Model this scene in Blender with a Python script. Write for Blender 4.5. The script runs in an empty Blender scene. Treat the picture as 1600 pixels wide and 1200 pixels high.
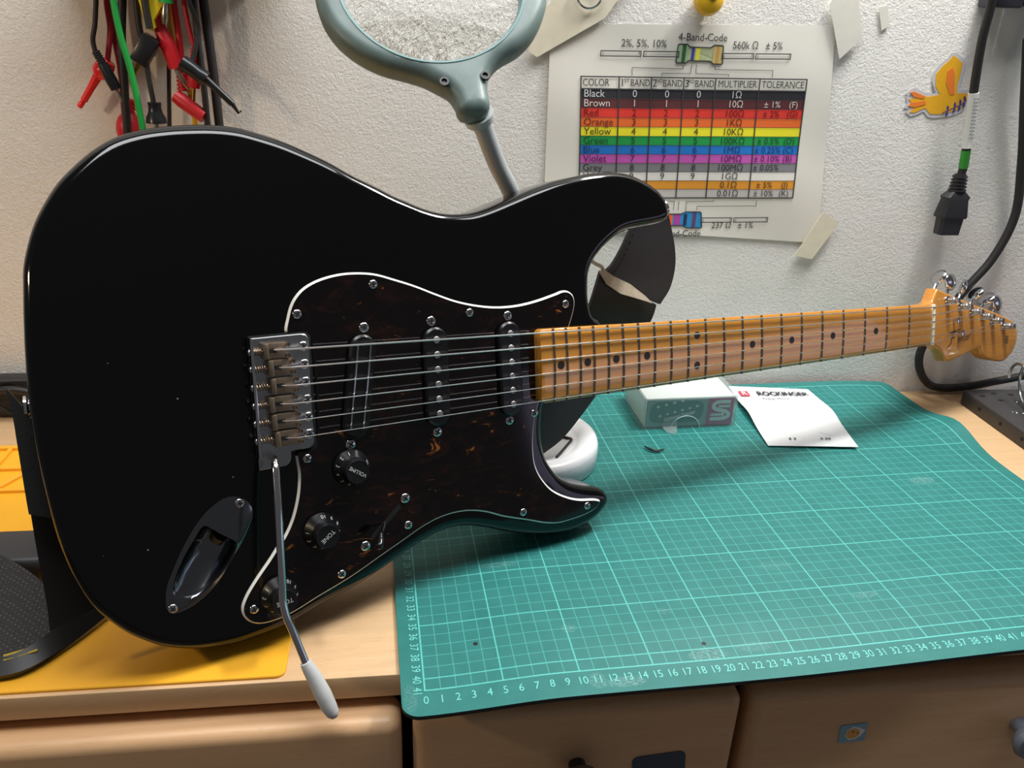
import bpy, bmesh, math, random
import numpy as np
from mathutils import Vector, Matrix
from mathutils.geometry import delaunay_2d_cdt
random.seed(7)
sc = bpy.context.scene
col = sc.collection
# ---------------------------------------------------------------- camera
cam = bpy.data.objects.new('camera', bpy.data.cameras.new('camera'))
col.objects.link(cam)
cam.data.sensor_width = 36.0
cam.data.lens = 1279.86 / 1600 * 36
cam.data.clip_start = 0.01
cam.matrix_world = Matrix(((0.98559226, 0.03683902, -0.16507814, -0.0239297),
                           (-0.16546766, 0.41224589, -0.89592063, -0.39162077),
                           (0.03504794, 0.91032753, 0.41240202, 0.38620358),
                           (0, 0, 0, 1)))
sc.camera = cam
# ---------------------------------------------------------------- world, lights, exposure
world = bpy.data.worlds.new('room_ambience')
sc.world = world
world.use_nodes = True
world.node_tree.nodes['Background'].inputs[0].default_value = (0.84, 0.84, 0.86, 1)
world.node_tree.nodes['Background'].inputs[1].default_value = 0.085


def area(name, loc, target, sx, sy, power, color):
    d = bpy.data.lights.new(name, 'AREA')
    d.shape = 'RECTANGLE'
    d.size, d.size_y, d.energy, d.color = sx, sy, power, color
    o = bpy.data.objects.new(name, d)
    col.objects.link(o)
    o.location = loc
    o.rotation_euler = (Vector(target) - Vector(loc)).to_track_quat('-Z', 'Y').to_euler()
    return o


area('desk_light', (0.54, 0.355, 0.92), (0.22, 0.20, 0.0), 0.30, 0.08, 9.5, (1.0, 0.98, 0.94))
area('overhead_wall_fill', (0.12, 0.02, 1.45), (0.12, 0.16, 0.0), 1.4, 0.40, 16.0, (0.97, 0.98, 1.0))  # added soft overhead fill that brightens the wall, no known source
area('lavender_reflection_fill', (1.45, -0.465, 0.105), (0.20, 0.20, 0.11), 0.88, 0.26, 0.62, (0.74, 0.68, 1.0))  # added lavender panel light for reflections on pickguard and fretboard, source unseen
lamp = bpy.data.lights.new('warm_lamp', 'POINT')
lamp.energy, lamp.color, lamp.shadow_soft_size = 3.4, (1.0, 0.76, 0.50), 0.025
lo = bpy.data.objects.new('warm_lamp', lamp)
col.objects.link(lo)
lo.location = (-0.70, -0.07, 0.46)
sc.view_settings.view_transform = 'Standard'
sc.view_settings.look = 'None'
sc.view_settings.gamma = 1.0
sc.view_settings.use_curve_mapping = False
sc.view_settings.exposure = 0.25

# ---------------------------------------------------------------- traced dimensions (metres)
BODY = ((-0.1439,0.0837,),(-0.1412,0.0944,),(-0.1361,0.1087,),(-0.1303,0.1196,),(-0.1217,0.1325,),(-0.1124,0.1423,),(-0.1014,0.152,),(-0.0886,0.1599,),(-0.0741,0.1648,),(-0.0605,0.1673,),(-0.0468,0.1686,),(-0.0328,0.169,),(-0.0188,0.1678,),(-0.0076,0.1649,),(0.0063,0.1604,),(0.0207,0.1541,),(0.0351,0.1471,),(0.0504,0.1384,),(0.0661,0.1311,),(0.0771,0.1257,),(0.0886,0.1211,),(0.1001,0.1168,),(0.1121,0.1139,),(0.1245,0.113,),(0.1372,0.1141,),(0.1503,0.1175,),(0.173,0.1256,),(0.1875,0.1309,),(0.2045,0.1362,),(0.2225,0.1403,),(0.2415,0.1436,),(0.2629,0.145,),(0.2779,0.1434,),(0.2926,0.1387,),(0.3049,0.1323,),(0.3135,0.1247,),(0.3168,0.116,),(0.3164,0.1097,),(0.3082,0.1052,),(0.2948,0.1027,),(0.2801,0.1008,),(0.2685,0.0981,),(0.257,0.0915,),(0.2473,0.0838,),(0.2399,0.0753,),(0.2363,0.0667,),(0.2356,0.0584,),(0.2355,0.0492,),(0.237,0.04,),(0.2392,0.0334,),(0.2477,0.0275,),(0.1921,-0.0302,),(0.1898,-0.0406,),(0.1888,-0.0499,),(0.189,-0.0603,),(0.1913,-0.0713,),(0.1961,-0.0812,),(0.2044,-0.0912,),(0.2145,-0.0978,),(0.2289,-0.103,),(0.2416,-0.1062,),(0.2486,-0.1109,),(0.2513,-0.1186,),(0.2471,-0.1247,),(0.2373,-0.1316,),(0.217,-0.1374,),(0.1945,-0.1367,),(0.1723,-0.1323,),(0.1581,-0.128,),(0.1378,-0.1205,),(0.1245,-0.1164,),(0.1113,-0.1148,),(0.0983,-0.1162,),(0.0853,-0.1204,),(0.0726,-0.1257,),(0.06,-0.1315,),(0.0476,-0.1371,),(0.0355,-0.1421,),(0.0214,-0.1468,),(0.0075,-0.1509,),(-0.0096,-0.1571,),(-0.0258,-0.1609,),(-0.0467,-0.1632,),(-0.0666,-0.1618,),(-0.0811,-0.1583,),(-0.0945,-0.1525,),(-0.1032,-0.1467,),(-0.1116,-0.1399,),(-0.1212,-0.1291,),(-0.1295,-0.1176,),(-0.1371,-0.0986,),(-0.1424,-0.0758,),(-0.1461,-0.0481,),(-0.1481,-0.0213,),(-0.1489,0.0048,),(-0.148,0.0339,),(-0.1463,0.0589,),(-0.145,0.073,),)
GUARD = ((0.2138,0.0285,),(0.217,0.0367,),(0.219,0.0444,),(0.218,0.0506,),(0.2134,0.0545,),(0.2082,0.0552,),(0.2009,0.0532,),(0.1829,0.0488,),(0.1658,0.0464,),(0.1492,0.0464,),(0.1328,0.0487,),(0.117,0.0527,),(0.102,0.0584,),(0.0874,0.0644,),(0.0729,0.0693,),(0.0588,0.0735,),(0.0451,0.0748,),(0.0316,0.0739,),(0.018,0.0703,),(0.0085,0.065,),(0.0021,0.0575,),(-0.0017,0.0475,),(-0.0032,0.0382,),(0.0063,0.0378,),(0.0112,0.0341,),(0.0124,-0.0307,),(0.0104,-0.0373,),(0.0049,-0.0394,),(-0.0019,-0.0395,),(-0.0017,-0.0545,),(-0.0022,-0.061,),(-0.0036,-0.0694,),(-0.0076,-0.0827,),(-0.0135,-0.0942,),(-0.0196,-0.1017,),(-0.0254,-0.1092,),(-0.0344,-0.1199,),(-0.0417,-0.1301,),(-0.0447,-0.1371,),(-0.0443,-0.1426,),(-0.0407,-0.1479,),(-0.0348,-0.151,),(-0.0266,-0.1515,),(-0.0137,-0.1492,),(0.0063,-0.1416,),(0.0294,-0.133,),(0.0534,-0.1219,),(0.0707,-0.114,),(0.0833,-0.1081,),(0.0961,-0.1039,),(0.1089,-0.1022,),(0.122,-0.1029,),(0.1352,-0.1063,),(0.1486,-0.112,),(0.1568,-0.1148,),(0.1742,-0.1204,),(0.1862,-0.1245,),(0.1986,-0.1269,),(0.2113,-0.1264,),(0.2255,-0.1245,),(0.2356,-0.121,),(0.2395,-0.1158,),(0.2358,-0.1136,),(0.2178,-0.1104,),(0.2052,-0.1056,),(0.1933,-0.0982,),(0.1845,-0.0877,),(0.1794,-0.0768,),(0.1779,-0.063,),(0.179,-0.0482,),(0.1823,-0.0337,),)
HEAD = ((0.6656,0.0219,),(0.6732,0.0355,),(0.7046,0.0259,),(0.736,0.0163,),(0.7681,0.0075,),(0.8011,-0.0025,),(0.8168,-0.0093,),(0.824,-0.0185,),(0.8241,-0.0322,),(0.8187,-0.0415,),(0.8077,-0.0494,),(0.7996,-0.0521,),(0.7809,-0.0499,),(0.7647,-0.0447,),(0.7556,-0.037,),(0.7541,-0.0327,),(0.7402,-0.035,),(0.722,-0.0391,),(0.7008,-0.0428,),(0.6937,-0.0427,),(0.6841,-0.0311,),(0.6686,-0.0224,),)
STRAP_HORN = (((0.3238,0.1207,-0.05,),(0.3524,0.1224,-0.05,),),((0.3161,0.104,-0.054,),(0.3601,0.107,-0.054,),),((0.307,0.0844,-0.058,),(0.3685,0.0847,-0.058,),),((0.2993,0.0719,-0.061,),(0.371,0.0679,-0.061,),),((0.2944,0.0671,-0.063,),(0.3665,0.0493,-0.063,),),((0.2901,0.0583,-0.064,),(0.3559,0.0351,-0.064,),),)
STRAP_MID = (((0.2839,0.068,-0.056,),(0.3448,0.0354,-0.056,),),((0.2778,0.0478,-0.0585,),(0.3438,0.0272,-0.0585,),),((0.2716,0.0258,-0.064,),(0.3392,0.0133,-0.064,),),((0.2596,0.0039,-0.069,),(0.326,-0.0043,-0.069,),),((0.2352,-0.0139,-0.073,),(0.309,-0.0238,-0.073,),),((0.2139,-0.0289,-0.076,),(0.2915,-0.0436,-0.076,),),((0.1891,-0.0486,-0.078,),(0.2741,-0.0625,-0.078,),),((0.1676,-0.0711,-0.08,),(0.2549,-0.0809,-0.08,),),((0.1435,-0.0956,-0.082,),(0.2368,-0.0916,-0.082,),),)
SUEDE = ((0.2807,0.0675,-0.0515,),(0.2861,0.0689,-0.0515,),(0.2948,0.0631,-0.0515,),(0.3134,0.0552,-0.0515,),(0.3296,0.0443,-0.0515,),(0.3382,0.037,-0.0515,),(0.3224,0.0418,-0.0515,),(0.3028,0.0473,-0.0515,),(0.2879,0.0563,-0.0515,),)
LACE = ((0.2865,0.0673,-0.054,),(0.2846,0.0712,-0.054,),(0.2793,0.0735,-0.054,),(0.274,0.0764,-0.054,),(0.2661,0.0788,-0.054,),)
STRAP_TAIL = (((-0.1599,0.0173,-0.02,),(-0.1513,0.0028,-0.02,),),((-0.1582,0.0036,-0.02,),(-0.1489,-0.0051,-0.02,),),((-0.1574,-0.0192,-0.02,),(-0.1472,-0.0264,-0.02,),),((-0.1567,-0.0424,-0.02,),(-0.1435,-0.0485,-0.02,),),((-0.1561,-0.0588,-0.02,),(-0.1418,-0.0646,-0.02,),),)
STRAP_FALL = (((-0.1557,-0.0567,-0.03,),(-0.1347,-0.0645,-0.03,),),((-0.1549,-0.0809,-0.03,),(-0.1337,-0.0893,-0.03,),),((-0.1538,-0.1035,-0.03,),(-0.1307,-0.1129,-0.03,),),((-0.153,-0.1222,-0.03,),(-0.1278,-0.1233,-0.03,),),((-0.1532,-0.1367,-0.03,),(-0.1283,-0.1283,-0.03,),),)
POSTER = ((0.1501,0.3783,),(0.4304,0.386,),(0.4541,0.1712,),(0.1526,0.1883,),)
TABLE = ((0.1819,0.3332,),(0.4098,0.3363,),(0.4159,0.2199,),)
TAPE_A = ((0.1294,0.3544,),(0.1382,0.3491,),(0.2009,0.385,),(0.2106,0.3995,),(0.226,0.4172,),(0.166,0.4149,),(0.1446,0.3917,),)
TAPE_B = ((0.4189,0.4037,),(0.4216,0.4127,),(0.4469,0.4103,),(0.4586,0.3754,),(0.4387,0.3561,),)
TAPE_C = ((0.4524,0.2053,),(0.4729,0.1937,),(0.4501,0.1541,),(0.4289,0.1577,),)
TAPE_D = ((0.4709,0.4033,),(0.4796,0.4058,),(0.4852,0.3878,),(0.4783,0.383,),)
R4 = ((0.1997,0.3569,),(0.2387,0.353,),(0.2414,0.3576,),(0.2757,0.3537,),(0.319,0.358,),(0.3509,0.3543,),(0.3531,0.3587,),(0.3888,0.3549,),(0.2737,0.3648,),(0.3204,0.348,),)
R4T = ((0.2979,0.3681,),(0.241,0.361,),(0.3539,0.3625,),)
R4L = ((0.232,0.3355,),(0.2317,0.3424,),(0.2819,0.3427,),(0.2816,0.3454,),(0.2613,0.3359,),(0.2615,0.3382,),(0.2898,0.3386,),(0.2898,0.3468,),(0.2947,0.3469,),(0.2951,0.3388,),(0.3285,0.3387,),(0.3288,0.3369,),(0.3133,0.3463,),(0.3138,0.343,),(0.3731,0.3437,),(0.3736,0.3373,),)
R5 = ((0.2825,0.2039,),(0.3217,0.1871,),(0.3202,0.1979,),(0.353,0.1939,),(0.3556,0.1984,),(0.3924,0.1946,),)
R5T = ((0.3551,0.1868,),(0.2972,0.1778,),)
R5L = ((0.2801,0.2145,),(0.2888,0.2146,),(0.2892,0.2057,),(0.2938,0.2147,),(0.294,0.2058,),(0.3308,0.2166,),(0.3306,0.215,),(0.3019,0.2143,),(0.3025,0.2041,),(0.3769,0.217,),(0.3774,0.211,),(0.314,0.2097,),(0.314,0.206,),)
BIRD = ((0.5604,0.3631,),(0.5667,0.3599,),(0.5726,0.3559,),(0.5732,0.3462,),(0.5725,0.3344,),(0.5744,0.3274,),(0.5852,0.3276,),(0.5878,0.3234,),(0.5839,0.318,),(0.5828,0.312,),(0.5638,0.3067,),(0.5502,0.3064,),(0.5432,0.3123,),(0.5324,0.3073,),(0.5269,0.3076,),(0.5311,0.312,),(0.5238,0.3143,),(0.5271,0.3172,),(0.5229,0.3202,),(0.5313,0.322,),(0.5229,0.3266,),(0.5271,0.3278,),(0.5431,0.323,),(0.5559,0.3257,),(0.5489,0.3338,),(0.5466,0.3454,),(0.5524,0.3537,),(0.5577,0.3584,),)
BIRD_WING = ((0.5623,0.3517,),(0.5665,0.346,),(0.5715,0.3261,),(0.5667,0.326,),(0.5597,0.3364,),(0.5579,0.3481,),)
BIRD_TAIL1 = ((0.5228,0.327,),(0.5271,0.3278,),(0.5403,0.3234,),(0.5396,0.3211,),(0.5284,0.3227,),)
BIRD_TAIL2 = ((0.524,0.3138,),(0.5263,0.3172,),(0.5419,0.3194,),(0.5428,0.3159,),(0.531,0.3127,),)
SPRIG = ((0.5871,0.321,),(0.5815,0.3168,),(0.5743,0.313,),(0.5634,0.3079,),)
BIRD_EYE = ((0.5831,0.3238,),)
CORD = ((0.5623,0.3774,0.4348,),(0.5667,0.3792,0.4078,),(0.5687,0.3821,0.3797,),(0.5757,0.3848,0.3328,),(0.5819,0.3865,0.302,),(0.5852,0.3863,0.2756,),(0.5887,0.3882,0.2559,),(0.5882,0.3882,0.2473,),)
PLUG = ((0.5876,0.3882,0.2493,),(0.5881,0.3882,0.2321,),(0.5871,0.3883,0.2253,),(0.5863,0.3883,0.207,),(0.5881,0.3882,0.1869,),)
CABLE = ((0.6203,0.3848,0.3812,),(0.64,0.3889,0.3214,),(0.6593,0.391,0.2572,),(0.6682,0.3906,0.2027,),(0.6558,0.3912,0.1562,),(0.6373,0.392,0.1267,),(0.6138,0.3931,0.0851,),(0.5989,0.3937,0.046,),(0.6051,0.3935,0.0217,),(0.6256,0.3935,0.0019,),(0.6623,0.3919,-0.0006,),(0.7097,0.3897,0.0069,),(0.7569,0.3876,0.016,),)
BRACKET = ((0.5674,0.3871,0.4189,),(0.5708,0.387,0.4074,),(0.6102,0.3852,0.4105,),)
KNOB_Y = ((0.2948,0.4074,0.4041,),)
RING = ((0.1835,0.4204,0.4043,),)
L_A_C = ((-0.2365,0.4133,0.4127,),(-0.2423,0.4136,0.3838,),(-0.2466,0.4138,0.364,),(-0.25,0.4139,0.3529,),(-0.2496,0.4139,0.3428,),)
L_A_R = ((-0.2494,0.4139,0.3438,),(-0.2445,0.4137,0.3327,),)
L_A_B = ((-0.2453,0.4137,0.3342,),(-0.2371,0.4133,0.3131,),)
L_A_P = ((-0.2371,0.4133,0.3131,),(-0.2321,0.4131,0.2999,),)
L_B_C = ((-0.2311,0.4231,0.4134,),(-0.2368,0.4233,0.3841,),(-0.2373,0.4234,0.3616,),(-0.2435,0.4236,0.3358,),)
L_B_B = ((-0.2415,0.4235,0.3348,),(-0.2541,0.4241,0.3224,),)
L_B_T = ((-0.2541,0.4241,0.3224,),(-0.2687,0.4248,0.3023,),)
L_B_E = ((-0.2687,0.4248,0.3023,),(-0.2734,0.425,0.2968,),)
L_C_C = ((-0.2282,0.428,0.4137,),(-0.235,0.4283,0.3842,),(-0.2362,0.4283,0.3565,),(-0.2353,0.4283,0.3278,),(-0.2379,0.4284,0.2899,),)
L_C_B = ((-0.2298,0.428,0.3038,),(-0.2333,0.4282,0.2911,),)
L_C_K = ((-0.2331,0.4282,0.2922,),(-0.2375,0.4284,0.2704,),)
L_D_C = ((-0.2249,0.4028,0.4128,),(-0.2259,0.4028,0.3844,),(-0.2245,0.4028,0.3575,),(-0.2204,0.4026,0.3299,),(-0.2175,0.4024,0.2846,),(-0.2172,0.4024,0.2492,),)
L_E_C = ((-0.2169,0.4144,0.4136,),(-0.2218,0.4147,0.3846,),(-0.2269,0.4149,0.3546,),(-0.2304,0.415,0.3183,),(-0.2338,0.4152,0.2778,),(-0.2385,0.4154,0.2354,),)
L_F_C = ((-0.2062,0.4119,0.414,),(-0.21,0.4121,0.385,),(-0.2106,0.4121,0.3627,),(-0.2097,0.4121,0.3552,),)
L_F_B = ((-0.2002,0.4077,0.3566,),(-0.2142,0.4083,0.3359,),)
L_F_P = ((-0.2143,0.4083,0.3348,),(-0.2228,0.4087,0.3201,),)
L_G_C = ((-0.1989,0.4016,0.4138,),(-0.201,0.4017,0.3853,),(-0.2,0.4017,0.3633,),)
L_G_Y = ((-0.1956,0.4095,0.4001,),(-0.201,0.4097,0.3616,),)
L_P_C = ((-0.2074,0.406,0.3392,),(-0.2072,0.406,0.3222,),(-0.2061,0.4059,0.3037,),)
L_P_B = ((-0.2055,0.4059,0.3038,),(-0.2058,0.4059,0.2865,),)
L_P_T = ((-0.2058,0.4059,0.2865,),(-0.2075,0.406,0.2655,),)
L_H_C = ((-0.1813,0.4058,0.4148,),(-0.185,0.406,0.3869,),)
L_H_B = ((-0.1838,0.4059,0.3956,),(-0.1854,0.406,0.3839,),)
L_H_P = ((-0.1854,0.406,0.3839,),(-0.1887,0.4062,0.3671,),)
L_I_C = ((-0.1969,0.4155,0.4145,),(-0.2,0.4157,0.3854,),(-0.1984,0.4156,0.3746,),)
L_I_R = ((-0.1977,0.4156,0.3756,),(-0.194,0.4154,0.3607,),)
L_I_B = ((-0.1948,0.4154,0.3627,),(-0.1901,0.4152,0.3506,),(-0.1856,0.415,0.3315,),)
L_I_P = ((-0.1856,0.415,0.3315,),(-0.177,0.4146,0.3142,),)
L_J_C = ((-0.1842,0.423,0.4154,),(-0.187,0.4231,0.3784,),(-0.1864,0.4231,0.3504,),(-0.1822,0.4229,0.3322,),(-0.1775,0.4227,0.3081,),(-0.1764,0.4226,0.2804,),(-0.1782,0.4227,0.246,),)
L_K_C = ((-0.1792,0.4187,0.4154,),(-0.1815,0.4188,0.3861,),(-0.1806,0.4188,0.3559,),(-0.1812,0.4188,0.3298,),)
L_K_R = ((-0.1815,0.4188,0.3319,),(-0.1823,0.4189,0.3127,),)
L_K_B = ((-0.189,0.4172,0.3084,),(-0.1658,0.4101,0.2915,),)
L_L_C = ((-0.1723,0.4144,0.4155,),(-0.1723,0.4144,0.3864,),(-0.1701,0.4143,0.3614,),(-0.1676,0.4142,0.3471,),)
L_L_B = ((-0.1669,0.4142,0.3482,),(-0.1724,0.4144,0.3159,),)
L_L_P = ((-0.1724,0.4144,0.3159,),(-0.1743,0.4145,0.3046,),)
L_M_C = ((-0.1612,0.4099,0.4158,),(-0.1632,0.41,0.3867,),(-0.1636,0.41,0.3567,),(-0.163,0.41,0.3255,),(-0.1636,0.41,0.2822,),(-0.1646,0.4101,0.2483,),)
L_M_D = ((-0.1621,0.408,0.3669,),(-0.1651,0.4061,0.3517,),(-0.1701,0.4043,0.3383,),)
L_N_C = ((-0.1564,0.4177,0.4164,),(-0.1567,0.4177,0.387,),(-0.1559,0.4177,0.3567,),(-0.155,0.4177,0.3252,),(-0.1548,0.4176,0.2814,),(-0.1545,0.4176,0.2471,),)
L_O_B = ((-0.177,0.3986,0.3379,),(-0.1584,0.3978,0.3244,),)
L_O_T = ((-0.1589,0.3978,0.325,),(-0.1385,0.3969,0.3048,),(-0.1338,0.3967,0.2969,),(-0.1314,0.3966,0.2991,),)
L_Q_C = ((-0.1843,0.429,0.4157,),(-0.188,0.4291,0.3759,),(-0.1947,0.4294,0.3288,),(-0.2007,0.4297,0.2792,),(-0.2046,0.4299,0.2446,),)
RACK = ((-0.1838,0.4209,0.4153,),)
MAG_C = (0.027,0.2741,0.3979,)
MAG_E = ((1,0,0,),(0,0.6259,0.7799,),(0,-0.7799,0.6259,),)
MAG_OUT = ((-0.0826,-0.0105,),(-0.0809,-0.0195,),(-0.0768,-0.0321,),(-0.0674,-0.047,),(-0.0537,-0.0592,),(-0.0378,-0.0675,),(-0.0227,-0.0718,),(-0.0097,-0.0761,),(-0.0001,-0.0815,),(0.0074,-0.0863,),(0.0124,-0.0949,),(0.014,-0.1017,),(0.0196,-0.1041,),(0.0297,-0.1033,),(0.0362,-0.0982,),(0.0355,-0.0831,),(0.0381,-0.0704,),(0.0463,-0.0598,),(0.0608,-0.0503,),(0.0723,-0.038,),(0.0806,-0.023,),(0.0857,-0.0052,),)
MAG_LENS = ((-0.0644,-0.0032,),(-0.0031,-0.0586,),(0.067,0.0033,),)
MAG_SCR = ((0.0045,-0.082,),(0.0336,-0.0763,),)
MAG_ARM = ((0.0572,0.222,0.3173,),(0.0624,0.228,0.3063,),(0.0739,0.24,0.2814,),(0.0893,0.255,0.254,),(0.0989,0.27,0.2352,),)
JARPTS = ((0.1754,0.3176,),(0.1825,0.2917,),(0.1832,0.2679,),(0.18,0.2493,),(0.1857,0.2648,),(0.1779,0.2487,),(0.1681,0.2346,),)
HEX = ((0.1391,0.2367,0.022,),(0.1672,0.2784,0.022,),(0.1673,0.2811,0.022,),(0.1537,0.2904,0.022,),)
BOXP = ((0.2453,0.3221,0,),(0.3456,0.3208,0,),(0.2486,0.4021,0,),(0.2436,0.322,0.0351,),(0.3451,0.322,0.0336,),)
PAPER = ((0.3722,0.4011,0.008,),(0.4608,0.3843,0.008,),(0.4639,0.3353,0.006,),(0.4606,0.307,0.002,),(0.45,0.2586,0.003,),(0.3612,0.274,0.001,),(0.3652,0.3101,0.003,),(0.3678,0.3378,0.007,),(0.3698,0.3683,0.006,),)
WIRE = ((0.2358,0.2847,0.0015,),(0.238,0.2793,0.0015,),(0.2424,0.2749,0.0015,),(0.2475,0.2744,0.0015,),(0.2534,0.2764,0.0015,),)
NUMB = ((-0.0001,-0.0084,),(0.0502,-0.0085,),(0.3981,-0.0084,),(-0.0032,0.0508,),(-0.0044,0.0091,),(-0.0054,0.1102,),)
MATEDGE = ((-0.0149,0.0759,),(-0.0149,-0.0158,),(0.0522,-0.0201,),(0.1761,-0.0225,),(0.2876,-0.0229,),(0.4034,-0.0217,),)
SPOTS = ((0.0366,0.036,),(0.1908,0.0144,),(0.1303,-0.0126,),(0.1121,-0.0097,),(0.1026,0.0397,),(0.1918,0.0032,),(0.4793,0.1973,),(0.1753,0.0487,),(0.3202,0.0486,),(0.2884,0.0875,),)
SPR3 = ((0.6305,0.3,0.0465,),(0.6516,0.3,0.0642,),)
SPR4 = ((0.6305,0.3,0.0465,),(0.6516,0.3,0.0642,),)
TIPS = ((-0.0188,-0.0406,0.012,),(-0.0241,-0.1277,0.03,),)

# ---------------------------------------------------------------- materials
MATS = {}


def srgb(r, g, b):
    f = lambda c: (c / 255 / 12.92) if c / 255 <= 0.04045 else ((c / 255 + 0.055) / 1.055) ** 2.4
    return (f(r), f(g), f(b), 1.0)


def mat(name, rgb, rough=0.5, metal=0.0, coat=0.0, spec=0.5, noise=None, bump=None, alpha=None):
    """plain principled material; noise=(scale, amount, stretch) varies the colour, bump=(scale, strength, distance)"""
    if name in MATS:
        return MATS[name]
    m = bpy.data.materials.new(name)
    m.use_nodes = True
    nt = m.node_tree
    b = nt.nodes['Principled BSDF']
    c = srgb(*rgb)
    b.inputs['Base Color'].default_value = c
    b.inputs['Roughness'].default_value = rough
    b.inputs['Metallic'].default_value = metal
    b.inputs['Coat Weight'].default_value = coat
    b.inputs['Coat Roughness'].default_value = 0.04
    b.inputs['Specular IOR Level'].default_value = spec
    if noise or bump:
        tc = nt.nodes.new('ShaderNodeTexCoord')
    if noise:
        mp = nt.nodes.new('ShaderNodeMapping')
        mp.inputs['Scale'].default_value = noise[2] if len(noise) > 2 else (1, 1, 1)
        nt.links.new(tc.outputs['Object'], mp.inputs[0])
        n = nt.nodes.new('ShaderNodeTexNoise')
        n.inputs['Scale'].default_value = noise[0]
        n.inputs['Detail'].default_value = 6
        nt.links.new(mp.outputs[0], n.inputs['Vector'])
        mx = nt.nodes.new('ShaderNodeMix')
        mx.data_type = 'RGBA'
        a = noise[1]
        mx.inputs[6].default_value = tuple(x * (1 - a) for x in c[:3]) + (1,)
        mx.inputs[7].default_value = tuple(min(1, x * (1 + a)) for x in c[:3]) + (1,)
        nt.links.new(n.outputs['Fac'], mx.inputs[0])
        nt.links.new(mx.outputs[2], b.inputs['Base Color'])
    if bump:
        n = nt.nodes.new('ShaderNodeTexNoise')
        n.inputs['Scale'].default_value = bump[0]
        n.inputs['Detail'].default_value = 4
        nt.links.new(tc.outputs['Object'], n.inputs['Vector'])
        bp = nt.nodes.new('ShaderNodeBump')
        bp.inputs['Strength'].default_value = bump[1]
        bp.inputs['Distance'].default_value = bump[2]
        nt.links.new(n.outputs['Fac'], bp.inputs['Height'])
        nt.links.new(bp.outputs[0], b.inputs['Normal'])
    MATS[name] = m
    return m


def N(nt, t, **kw):
    n = nt.nodes.new(t)
    for k, v in kw.items():
        setattr(n, k, v)
    return n


def math_node(nt, op, a, b=None, c=None):
    n = nt.nodes.new('ShaderNodeMath')
    n.operation = op
    for i, x in enumerate((a, b, c)):
        if x is None:
            continue
        if isinstance(x, (int, float)):
            n.inputs[i].default_value = x
        else:
            nt.links.new(x, n.inputs[i])
    return n.outputs[0]


def mix_col(nt, fac, a, b):
    n = nt.nodes.new('ShaderNodeMix')
    n.data_type = 'RGBA'
    for i, x in ((0, fac), (6, a), (7, b)):
        if isinstance(x, (int, float, tuple)):
            n.inputs[i].default_value = x
        else:
            nt.links.new(x, n.inputs[i])
    return n.outputs[2]


# ---------------------------------------------------------------- mesh building
def catmull(pts, n=8, closed=False):
    P = [np.array(p, float) for p in pts]
    out = []
    m = len(P)
    rng = range(m) if closed else range(m - 1)
    for i in rng:
        p1, p2 = P[i], P[(i + 1) % m]
        p0 = P[i - 1] if (closed or i > 0) else 2 * p1 - p2
        p3 = P[(i + 2) % m] if (closed or i + 2 < m) else 2 * p2 - p1
        d = [max(np.linalg.norm(b - a), 1e-9) ** 0.5 for a, b in ((p0, p1), (p1, p2), (p2, p3))]
        m1 = (p1 - p0) / d[0] - (p2 - p0) / (d[0] + d[1]) + (p2 - p1) / d[1]
        m2 = (p2 - p1) / d[1] - (p3 - p1) / (d[1] + d[2]) + (p3 - p2) / d[2]
        m1, m2 = m1 * d[1], m2 * d[1]
        for k in range(n):
            t = k / n
            out.append((2 * t**3 - 3 * t**2 + 1) * p1 + (t**3 - 2 * t**2 + t) * m1 + (-2 * t**3 + 3 * t**2) * p2 + (t**3 - t**2) * m2)
    if not closed:
        out.append(P[-1])
    return out


def resample(pts, step, closed=True):
    P = np.array(pts, float)
    Q = np.vstack([P, P[:1]]) if closed else P
    s = np.r_[0, np.cumsum(np.linalg.norm(np.diff(Q, axis=0), axis=1))]
    n = max(3, int(round(s[-1] / step)))
    t = np.linspace(0, s[-1], n, endpoint=not closed)
    return np.stack([np.interp(t, s, Q[:, k]) for k in range(P.shape[1])], 1)


def frame(d):
    d = Vector(d).normalized()
    a = Vector((0, 0, 1)) if abs(d.z) < 0.9 else Vector((1, 0, 0))
    x = a.cross(d).normalized()
    return x, d.cross(x), d


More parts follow.
